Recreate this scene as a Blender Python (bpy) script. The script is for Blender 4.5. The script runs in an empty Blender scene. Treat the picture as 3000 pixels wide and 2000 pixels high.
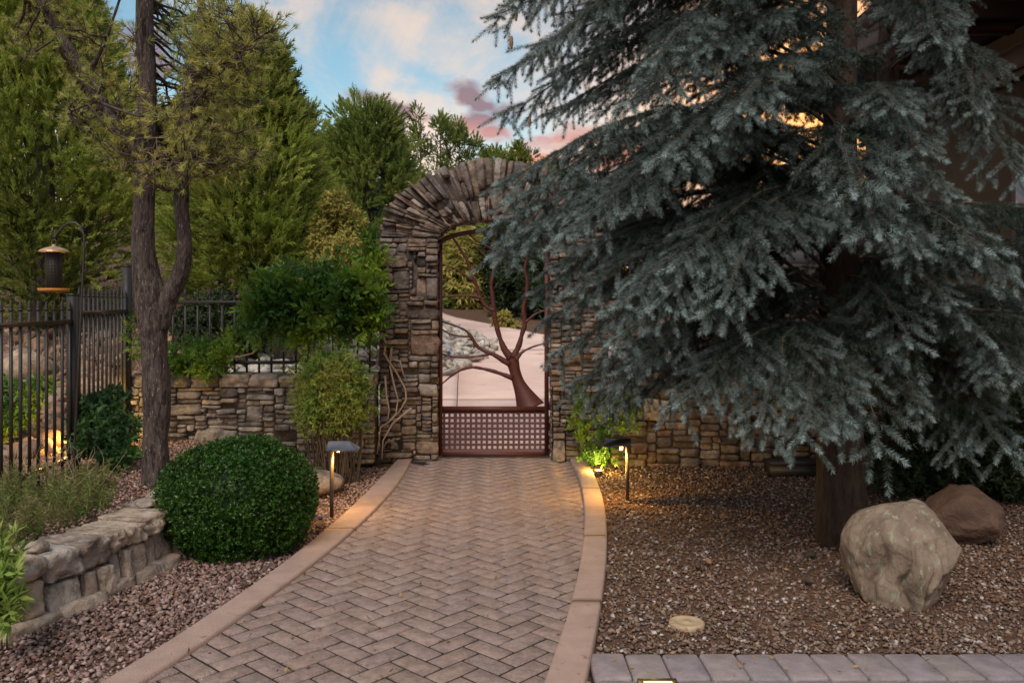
import bpy, math, random
import numpy as np
from mathutils import Vector, Matrix
R = math.radians
sc = bpy.context.scene
COL = sc.collection
rng = np.random.default_rng(7)
random.seed(7)

# ------------------------------------------------------------------ camera
CH = 1.45                      # camera height
FPX = 2540.0                   # focal length in pixels of the 3000 px wide photograph
HY = 886.0                     # row of the horizon
cd = bpy.data.cameras.new('camera'); cam = bpy.data.objects.new('camera', cd); COL.objects.link(cam)
cam.location = (0, 0, CH); cam.rotation_euler = (R(90), 0, 0)
cd.sensor_width = 36; cd.lens = 36*FPX/3000; cd.shift_y = -(1000-HY)/3000
cd.clip_start = 0.05; cd.clip_end = 2000
sc.camera = cam
def P(px, py, Y): return Vector(((px-1500)/FPX*Y, Y, CH-(py-HY)/FPX*Y))
def YG(py, z=0.0): return FPX*(CH-z)/(py-HY)
def G(px, py, z=0.0):
    Y = YG(py, z); return Vector(((px-1500)/FPX*Y, Y, z))

# ------------------------------------------------------------------ light
SUN_AZ, SUN_EL = 197.0, 50.0    # to the right of the view axis, above the horizon
sd = bpy.data.lights.new('sun', 'SUN'); sun = bpy.data.objects.new('sun', sd); COL.objects.link(sun)
sd.energy = 1.5; sd.angle = R(32); sd.color = (1.0, 0.86, 0.72)
a, e = R(SUN_AZ), R(SUN_EL)
sdir = Vector((math.sin(a)*math.cos(e), math.cos(a)*math.cos(e), math.sin(e)))
sun.rotation_euler = sdir.to_track_quat('Z', 'Y').to_euler()
sun['kind'] = 'helper'
vs = sc.view_settings
vs.view_transform = 'Standard'; vs.look = 'None'; vs.exposure = 0.88; vs.gamma = 1.0; vs.use_curve_mapping = False

world = bpy.data.worlds.new('World'); sc.world = world; world.use_nodes = True
SKY_GAIN = .60
def build_world():
    nt = world.node_tree; nt.nodes.clear(); N = nt.nodes.new; L = nt.links.new
    def val(x):
        n = N('ShaderNodeValue'); n.outputs[0].default_value = x; return n.outputs[0]
    def m(op, a, b=None, c=None, clamp=False):
        n = N('ShaderNodeMath'); n.operation = op; n.use_clamp = clamp
        for i, v in enumerate((a, b, c)):
            if v is None: continue
            if isinstance(v, (int, float)): n.inputs[i].default_value = v
            else: L(v, n.inputs[i])
        return n.outputs[0]
    def ramp(f, stops, ease='EASE'):
        n = N('ShaderNodeValToRGB'); n.color_ramp.interpolation = ease
        el = n.color_ramp.elements
        while len(el) < len(stops): el.new(0.5)
        for k, (p, c) in zip(el, stops): k.position = p; k.color = (*c, 1)
        L(f, n.inputs[0]); return n.outputs[0]
    def mix(f, a, b):
        n = N('ShaderNodeMix'); n.data_type = 'RGBA'
        if isinstance(f, (int, float)): n.inputs[0].default_value = f
        else: L(f, n.inputs[0])
        for s, v in ((6, a), (7, b)):
            if isinstance(v, tuple): n.inputs[s].default_value = (*v, 1)
            else: L(v, n.inputs[s])
        return n.outputs[2]
    def noise(vec, scale, detail=6, rough=.55, dist=0.0):
        n = N('ShaderNodeTexNoise'); L(vec, n.inputs['Vector'])
        n.inputs['Scale'].default_value = scale; n.inputs['Detail'].default_value = detail
        n.inputs['Roughness'].default_value = rough; n.inputs['Distortion'].default_value = dist
        return n.outputs[0]
    tc = N('ShaderNodeTexCoord'); sx = N('ShaderNodeSeparateXYZ'); L(tc.outputs['Generated'], sx.inputs[0])
    x, y, z = sx.outputs
    zc = m('MAXIMUM', z, 0.0)
    # warmth towards the sun's azimuth
    dot = N('ShaderNodeVectorMath'); dot.operation = 'DOT_PRODUCT'
    L(tc.outputs['Generated'], dot.inputs[0]); aw = R(22); dot.inputs[1].default_value = (math.sin(aw)*.975, math.cos(aw)*.975, 0.21)
    warm = m('POWER', m('MAXIMUM', dot.outputs['Value'], 0.0), 42.0)
    clear = ramp(zc, [(0.0, (.75, .14, .01)), (.06, (.70, .20, .05)), (.11, (.50, .26, .12)), (.17, (.23, .36, .31)), (.26, (.12, .25, .27)), (.36, (.03, .15, .19)), (1.0, (.08, .20, .25))])
    hot = ramp(zc, [(0.0, (1.5, .50, .10)), (.08, (1.5, .60, .17)), (.22, (2.3, .98, .20)), (.36, (1.5, .72, .30)), (.7, (.25, .3, .3)), (1.0, (.08, .20, .25))])
    lowm = m('SUBTRACT', 1.0, m('MULTIPLY', zc, 6.2), clamp=True)
    wl = m('MULTIPLY', m('POWER', m('MAXIMUM', dot.outputs['Value'], 0.0), 9.0), m('MULTIPLY', lowm, 1.5, clamp=True))
    wmx = m('MAXIMUM', warm, wl, clamp=True)
    base = clear
    ns = N('ShaderNodeTexSky'); ns.sky_type = 'NISHITA'; ns.sun_disc = False
    ns.sun_elevation = R(SUN_EL); ns.sun_rotation = R(SUN_AZ)
    sc_ = N('ShaderNodeVectorMath'); sc_.operation = 'SCALE'; L(ns.outputs[0], sc_.inputs[0]); sc_.inputs[3].default_value = 0.05/SKY_GAIN
    av = N('ShaderNodeVectorMath'); av.operation = 'ADD'; L(base, av.inputs[0]); L(sc_.outputs[0], av.inputs[1]); base = mix(wmx, av.outputs[0], hot)
    # high wisps on a flat cloud layer
    zz = m('ADD', zc, 0.13)
    cb = N('ShaderNodeCombineXYZ'); L(m('DIVIDE', x, zz), cb.inputs[0]); L(m('MULTIPLY', m('DIVIDE', y, zz), .55), cb.inputs[1])
    n1 = noise(cb.outputs[0], 1.15, 9, .62, .9)
    n2 = noise(cb.outputs[0], 3.2, 8, .6, .5)
    w = m('ADD', m('MULTIPLY', n1, .72), m('MULTIPLY', n2, .28))
    w = ramp(w, [(.44, (0, 0, 0)), (.60, (1, 1, 1))], 'EASE')
    wsp = N('ShaderNodeSeparateColor'); L(w, wsp.inputs[0])
    wcol = ramp(zc, [(0.0, (.98, .45, .24)), (.08, (1.05, .56, .36)), (.16, (.98, .72, .56)), (.32, (.86, .67, .54)), (1.0, (.64, .60, .58))])
    wcol = mix(warm, wcol, (2.0, .95, .26))
    s1 = mix(m('MULTIPLY', wsp.outputs[0], .82), base, wcol)
    # low mauve cumulus banks, placed by direction (gnomonic about +Y)
    yy = m('MAXIMUM', y, 0.05)
    u = m('DIVIDE', x, yy); v = m('DIVIDE', z, yy)
    cu = N('ShaderNodeCombineXYZ'); L(u, cu.inputs[0]); L(m('MULTIPLY', v, 1.6), cu.inputs[1])
    nn = noise(cu.outputs[0], 13, 6, .55, .4); nb = noise(cu.outputs[0], 34, 4, .5, .2)
    nz = m('ADD', m('MULTIPLY', m('SUBTRACT', nn, .5), 3.0), m('MULTIPLY', m('SUBTRACT', nb, .5), 1.3))
    tot = None
    for (cx, cy, rx, ry, sh) in ((1085, 293, 62, 20, .25), (1180, 322, 72, 25, .25), (1395, 300, 60, 38, .5), (1400, 350, 90, 30, -.15), (1455, 385, 50, 22, 0),
                                 (1650, 410, 105, 30, -.15), (1560, 470, 70, 34, 0), (1900, 440, 160, 40, -.1), (200, 160, 240, 110, 0), (430, 190, 90, 60, 0), (2300, 60, 130, 40, .1)):
        du = m('SUBTRACT', u, (cx-1500)/FPX); dv = m('SUBTRACT', v, (HY-cy)/FPX)
        dv2 = m('ADD', dv, m('MULTIPLY', du, sh))
        q = m('SQRT', m('ADD', m('POWER', m('ABSOLUTE', m('DIVIDE', du, rx*1.3/FPX)), 2), m('POWER', m('ABSOLUTE', m('DIVIDE', dv2, ry*1.35/FPX)), 2)))
        g = m('SUBTRACT', 1.15, q)
        tot = g if tot is None else m('MAXIMUM', tot, g)
    cm = m('MULTIPLY', m('ADD', m('MAXIMUM', tot, -1.2), nz), 1.3, clamp=True)
    cm = m('MULTIPLY', cm, m('GREATER_THAN', y, 0.06))
    ccol = ramp(m('MULTIPLY', v, 3.0, clamp=True), [(0.0, (.85, .30, .18)), (.50, (.80, .30, .19)), (.575, (.62, .26, .23)), (.66, (.27, .16, .19)), (1.0, (.25, .20, .25))])
    ccol = mix(m('MULTIPLY', warm, .8), ccol, (1.0, .45, .22))
    s2 = mix(m('MULTIPLY', cm, .88), s1, ccol)
    # below the horizon: dull earth
    s3 = mix(m('MULTIPLY', m('MULTIPLY', z, -1), 12, clamp=True), s2, (.16, .12, .09))
    bg = N('ShaderNodeBackground'); L(s3, bg.inputs[0]); bg.inputs[1].default_value = SKY_GAIN
    out = N('ShaderNodeOutputWorld'); L(bg.outputs[0], out.inputs[0])
build_world()
try:
    sc.cycles.max_bounces = 6; sc.cycles.diffuse_bounces = 3; sc.cycles.glossy_bounces = 2
    sc.cycles.transmission_bounces = 4; sc.cycles.transparent_max_bounces = 4; sc.cycles.use_denoising = True
    sc.cycles.sample_clamp_indirect = 4.0
except Exception: pass

# ------------------------------------------------------------------ helpers
ORG = {}
def sm(a, b, x):
    t = np.clip((np.asarray(x, float)-a)/(b-a), 0, 1); return t*t*(3-2*t)
def fbm(p, freq=1.0, oct=3, seed=0):
    """smooth pseudo noise in about -1..1 for an (N,3) array"""
    r = np.random.default_rng(seed+100); p = np.asarray(p, float); out = np.zeros(len(p)); amp = 1; tot = 0
    for o in range(oct):
        D = r.normal(size=(5, 3)); D /= np.linalg.norm(D, axis=1)[:, None]; ph = r.uniform(0, 6.28, 5)
        q = p*freq*(1.9**o)
        s = np.sin(q@D.T*2.2+ph+1.3*np.sin(q@np.roll(D, 1, 0).T*1.3+ph[::-1])).sum(1)/3.2
        out += amp*s; tot += amp; amp *= .55
    return out/tot
def me(name, V, F, tint=None, smooth=False, mat=None, midx=None):
    """mesh from vertices (N,3) and a list of face arrays (M,3) / (M,4)"""
    V = np.asarray(V, np.float32).reshape(-1, 3)
    if isinstance(F, list) and np.ndim(F[0]) == 1: F = [np.array(F)]
    F = [np.asarray(f, np.int32) for f in (F if isinstance(F, list) else [F]) if len(f)]
    m_ = bpy.data.meshes.new(name)
    m_.vertices.add(len(V)); m_.vertices.foreach_set('co', V.ravel())
    idx = np.concatenate([f.ravel() for f in F]); cnt = np.concatenate([np.full(len(f), f.shape[1], np.int32) for f in F])
    m_.loops.add(len(idx)); m_.loops.foreach_set('vertex_index', idx)
    st = np.concatenate([[0], np.cumsum(cnt)[:-1]]).astype(np.int32)
    m_.polygons.add(len(cnt)); m_.polygons.foreach_set('loop_start', st)
    m_.polygons.foreach_set('loop_total', cnt)
    if smooth: m_.polygons.foreach_set('use_smooth', np.ones(len(cnt), bool))
    if tint is not None:
        at = m_.attributes.new('tint', 'FLOAT', 'POINT'); at.data.foreach_set('value', np.asarray(tint, np.float32))
    m_.update(calc_edges=True); m_.validate()
    for q in (mat if isinstance(mat, (list, tuple)) else [mat]):
        if q is not None: m_.materials.append(q)
    if midx is not None: m_.polygons.foreach_set('material_index', np.asarray(midx, np.int32))
    return m_
def tag(o, label=None, cat=None, group=None, kind=None):
    for k, v in (('label', label), ('category', cat), ('group', group), ('kind', kind)):
        if v: o[k] = v
    return o
def link(name, mesh, parent=None, loc=(0, 0, 0)):
    o = bpy.data.objects.new(name, mesh); COL.objects.link(o); o.location = loc
    if parent is not None: o.parent = parent
    return o
def root(name, loc, label, cat, group=None):
    o = bpy.data.objects.new(name, None); COL.objects.link(o); o.location = loc; o.empty_display_size = .1
    ORG[o.name] = np.array(loc, float); return tag(o, label, cat, group)
def org(o): return ORG.get(o.name, np.zeros(3)) if o is not None else np.zeros(3)
def put(name, V, F, mat, parent=None, tint=None, smooth=False, base=None, midx=None, **tags):
    """one mesh object from world-space vertices; its origin follows its parent, or BASE"""
    V = np.asarray(V, float).reshape(-1, 3)
    if parent is not None: o0 = org(parent)
    else: o0 = np.array(base if base is not None else (0, 0, 0), float)
    o = link(name, me(name, V-o0, F, tint, smooth, mat, midx), parent, (0, 0, 0) if parent is not None else o0)
    ORG[o.name] = o0; return tag(o, **tags)
class B:
    """collects primitives into one mesh"""
    def __init__(s): s.V = []; s.F3 = []; s.F4 = []; s.n = 0; s.T = []
    def add(s, V, F, t=0.0):
        V = np.asarray(V, float).reshape(-1, 3)
        if isinstance(F, list) and np.ndim(F[0]) == 1:
            q3 = [f for f in F if len(f) == 3]; q4 = [f for f in F if len(f) == 4]; F = [np.array(q) for q in (q3, q4) if q]
        for f in (F if isinstance(F, list) else [F]):
            f = np.asarray(f, int)
            if len(f) == 0: continue
            (s.F3 if f.shape[1] == 3 else s.F4).append(f+s.n)
        s.V.append(V); s.T.append(np.full(len(V), t) if np.isscalar(t) else np.asarray(t)); s.n += len(V); return s
    def get(s):
        F = []
        if s.F3: F.append(np.concatenate(s.F3))
        if s.F4: F.append(np.concatenate(s.F4))
        return np.concatenate(s.V), F, np.concatenate(s.T)
    def box(s, c, d, rz=0, t=0.0):
        V = np.array([[x, y, z] for z in (-.5, .5) for y in (-.5, .5) for x in (-.5, .5)])*np.array(d)
        if rz: cr, sr = math.cos(rz), math.sin(rz); V = V@np.array([[cr, sr, 0], [-sr, cr, 0], [0, 0, 1]])
        return s.add(V+np.array(c), [[0, 2, 3, 1], [4, 5, 7, 6], [0, 1, 5, 4], [2, 6, 7, 3], [0, 4, 6, 2], [1, 3, 7, 5]], t)
    def tube(s, pts, rad, n=8, cap=True, t=0.0, rough=0, seed=0):
        pts = np.asarray(pts, float); rad = np.broadcast_to(rad, (len(pts),)) if np.ndim(rad) == 0 else np.asarray(rad)
        T = np.gradient(pts, axis=0); T /= np.linalg.norm(T, axis=1)[:, None]+1e-9
        up = np.array([0, 0, 1.]) if abs(T[0, 2]) < .9 else np.array([1., 0, 0])
        A = np.cross(T[0], up); A /= np.linalg.norm(A); rings = []
        for i in range(len(pts)):
            A = A-T[i]*(A@T[i]); A /= np.linalg.norm(A)+1e-9; Bv = np.cross(T[i], A)
            th = np.arange(n)*2*math.pi/n
            rings.append(pts[i]+rad[i]*(np.cos(th)[:, None]*A+np.sin(th)[:, None]*Bv))
        V = np.concatenate(rings)
        if rough:
            c = np.repeat(pts, n, 0); dr = V-c; q = V.copy(); q[:, 2] *= .35
            V = c+dr*(1+rough*fbm(q, 9/max(rad.max()*10, .3), 4, seed)[:, None]-rough*.6*np.abs(fbm(q, 24/max(rad.max()*10, .3), 2, seed+9))[:, None])
        k = np.arange(len(pts)-1)[:, None]*n; j = np.arange(n)[None]; j2 = (j+1) % n
        F4 = np.stack([k+j, k+j2, k+n+j2, k+n+j], -1).reshape(-1, 4); F = [F4]
        if cap:
            V = np.concatenate([V, pts[:1], pts[-1:]]); a0, a1 = len(V)-2, len(V)-1; jj = np.arange(n); b = (len(pts)-1)*n
            F.append(np.concatenate([np.stack([np.full(n, a0), (jj+1) % n, jj], -1), np.stack([np.full(n, a1), b+jj, b+(jj+1) % n], -1)]))
        return s.add(V, F, t)
    def lathe(s, c, prof, n=24, t=0.0):
        c = np.array(c, float); V = []; th = np.arange(n)*2*math.pi/n
        for r_, z_ in prof: V.append(np.stack([r_*np.cos(th), r_*np.sin(th), np.full(n, z_)], -1)+c)
        k = np.arange(len(prof)-1)[:, None]*n; j = np.arange(n)[None]; j2 = (j+1) % n
        return s.add(np.concatenate(V), np.stack([k+j, k+j2, k+n+j2, k+n+j], -1).reshape(-1, 4), t)
    def put(s, name, mat, parent=None, smooth=False, base=None, **tags):
        V, F, T = s.get(); return put(name, V, F, mat, parent, T, smooth, base, **tags)
def frames(D, roll):
    """rotation matrices (K,3,3) whose columns are side, up', D"""
    D = D/(np.linalg.norm(D, axis=1)[:, None]+1e-9)
    up = np.tile([0, 0, 1.], (len(D), 1)); up[np.abs(D[:, 2]) > .95] = [1, 0, 0]
    A = np.cross(up, D); A /= np.linalg.norm(A, axis=1)[:, None]; C = np.cross(D, A)
    c, s_ = np.cos(roll)[:, None], np.sin(roll)[:, None]
    return np.stack([A*c+C*s_, -A*s_+C*c, D], -1)
def scat(tv, tf, pos, Rm, s, tint=None, tt=None):
    """copies of a small template as plain arrays"""
    K, n = len(pos), len(tv); s = np.asarray(s, float)
    S = s.reshape(K, 1, -1) if s.ndim else np.full((K, 1, 1), float(s))
    V = np.einsum('kij,knj->kni', Rm, tv[None]*S)+pos[:, None]
    F = (tf[None]+np.arange(K)[:, None, None]*n).reshape(-1, tf.shape[1])
    T = np.repeat(tint if tint is not None else np.zeros(K), n)
    if tt is not None: T = T+np.tile(tt, K)
    return V.reshape(-1, 3), F, T

# ------------------------------------------------------------------ materials
def mat(name, col=(.5, .5, .5), rough=.8, col2=None, nscale=8, ndet=5, bump=0.0, bscale=None, rnd=None, metal=0, vein=None, emit=None,
        spec=.3, stretch=(1, 1, 1), obj=False, spots=None, ndist=0, rndamt=1.0, mr_=(.55, 1.35)):
    """principled + noise between col and col2; RND = list of colours picked per object / per piece"""
    m_ = bpy.data.materials.new(name); m_.use_nodes = True; nt = m_.node_tree; N = nt.nodes.new; L = nt.links.new
    b = nt.nodes['Principled BSDF']; b.inputs['Roughness'].default_value = rough; b.inputs['Metallic'].default_value = metal
    b.inputs['Specular IOR Level'].default_value = spec
    tc = N('ShaderNodeTexCoord'); mp = N('ShaderNodeMapping'); mp.inputs['Scale'].default_value = stretch
    if obj: L(tc.outputs['Object'], mp.inputs[0])
    else:
        g = N('ShaderNodeNewGeometry'); L(g.outputs['Position'], mp.inputs[0])
    vec = mp.outputs[0]
    def noise(sc_, det=5, dist=0.0):
        n = N('ShaderNodeTexNoise'); n.inputs['Scale'].default_value = sc_; n.inputs['Detail'].default_value = det
        n.inputs['Roughness'].default_value = .62; n.inputs['Distortion'].default_value = dist; L(vec, n.inputs['Vector']); return n
    def mix(f, a_, b_, mode='MIX'):
        n = N('ShaderNodeMix'); n.data_type = 'RGBA'; n.blend_type = mode
        if isinstance(f, (int, float)): n.inputs[0].default_value = f
        else: L(f, n.inputs[0])
        for s_, v in ((6, a_), (7, b_)):
            if isinstance(v, tuple): n.inputs[s_].default_value = (*v, 1)
            else: L(v, n.inputs[s_])
        return n.outputs[2]
    def mr(src, a0, a1, b0, b1):
        n = N('ShaderNodeMapRange'); L(src, n.inputs[0])
        for i, v in enumerate((a0, a1, b0, b1)): n.inputs[i+1].default_value = v
        return n.outputs[0]
    c = None
    if rnd:
        oi = N('ShaderNodeObjectInfo'); at = N('ShaderNodeAttribute'); at.attribute_name = 'tint'
        ad = N('ShaderNodeMath'); ad.operation = 'ADD'; L(oi.outputs['Random'], ad.inputs[0]); L(at.outputs['Fac'], ad.inputs[1])
        fr = N('ShaderNodeMath'); fr.operation = 'FRACT'; L(ad.outputs[0], fr.inputs[0])
        rp = N('ShaderNodeValToRGB'); rp.color_ramp.interpolation = 'LINEAR' if rndamt == 1.0 else 'CONSTANT'; el = rp.color_ramp.elements
        while len(el) < len(rnd): el.new(.5)
        for i, (k, q) in enumerate(zip(el, rnd)): k.position = i/len(rnd) if rndamt != 1.0 else i/(len(rnd)-1); k.color = (*q, 1)
        L(fr.outputs[0], rp.inputs[0]); c = rp.outputs[0]
    if col2 is not None:
        n = noise(nscale, ndet, ndist); f = mr(n.outputs[0], .35, .65, 0, 1)
        if c is None: c = mix(f, col, col2)
        else:
            k = mix(f, (mr_[0],)*3, (mr_[1],)*3); c = mix(1.0, c, k, 'MULTIPLY')
    if c is None: c = mix(0, col, col)
    if spots:
        (scol, ss, lo, hi) = spots; n = noise(ss, 10, 0.0); f = mr(n.outputs[0], lo, hi, 0, 1); c = mix(f, c, scol)
    L(c, b.inputs['Base Color'])
    if bump:
        n = noise(bscale or nscale*3, 8, .3); bp = N('ShaderNodeBump'); bp.inputs['Strength'].default_value = bump; bp.inputs['Distance'].default_value = .02
        L(n.outputs[0], bp.inputs['Height']); L(bp.outputs[0], b.inputs['Normal'])
    if emit:
        b.inputs['Emission Color'].default_value = (*emit[0], 1); b.inputs['Emission Strength'].default_value = emit[1]
    return m_
def leafmat(name, c0, c1, c2=None, trans=.35, rough=.5, spec=.25, nsc=1.6, tip=None, lo_=0.0):
    """foliage: tint attribute 0..1 runs c0..c1, slow noise towards c2; thin leaves let light through"""
    m_ = bpy.data.materials.new(name); m_.use_nodes = True; nt = m_.node_tree; N = nt.nodes.new; L = nt.links.new
    b = nt.nodes['Principled BSDF']; b.inputs['Roughness'].default_value = rough; b.inputs['Specular IOR Level'].default_value = spec
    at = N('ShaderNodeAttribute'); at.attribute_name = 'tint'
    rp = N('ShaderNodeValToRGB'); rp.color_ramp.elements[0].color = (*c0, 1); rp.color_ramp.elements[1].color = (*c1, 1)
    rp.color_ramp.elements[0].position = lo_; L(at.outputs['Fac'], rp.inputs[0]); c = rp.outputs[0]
    if c2 is not None:
        g = N('ShaderNodeNewGeometry'); n = N('ShaderNodeTexNoise'); n.inputs['Scale'].default_value = nsc; n.inputs['Detail'].default_value = 3
        L(g.outputs['Position'], n.inputs['Vector']); r2 = N('ShaderNodeMapRange'); L(n.outputs[0], r2.inputs[0])
        r2.inputs[1].default_value = .45; r2.inputs[2].default_value = .68
        mx = N('ShaderNodeMix'); mx.data_type = 'RGBA'; L(r2.outputs[0], mx.inputs[0]); L(c, mx.inputs[6]); mx.inputs[7].default_value = (*c2, 1); c = mx.outputs[2]
    L(c, b.inputs['Base Color'])
    tr = N('ShaderNodeBsdfTranslucent'); L(c, tr.inputs[0])
    ms = N('ShaderNodeMixShader'); ms.inputs[0].default_value = trans; L(b.outputs[0], ms.inputs[1]); L(tr.outputs[0], ms.inputs[2])
    L(ms.outputs[0], nt.nodes['Material Output'].inputs[0]); return m_

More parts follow.
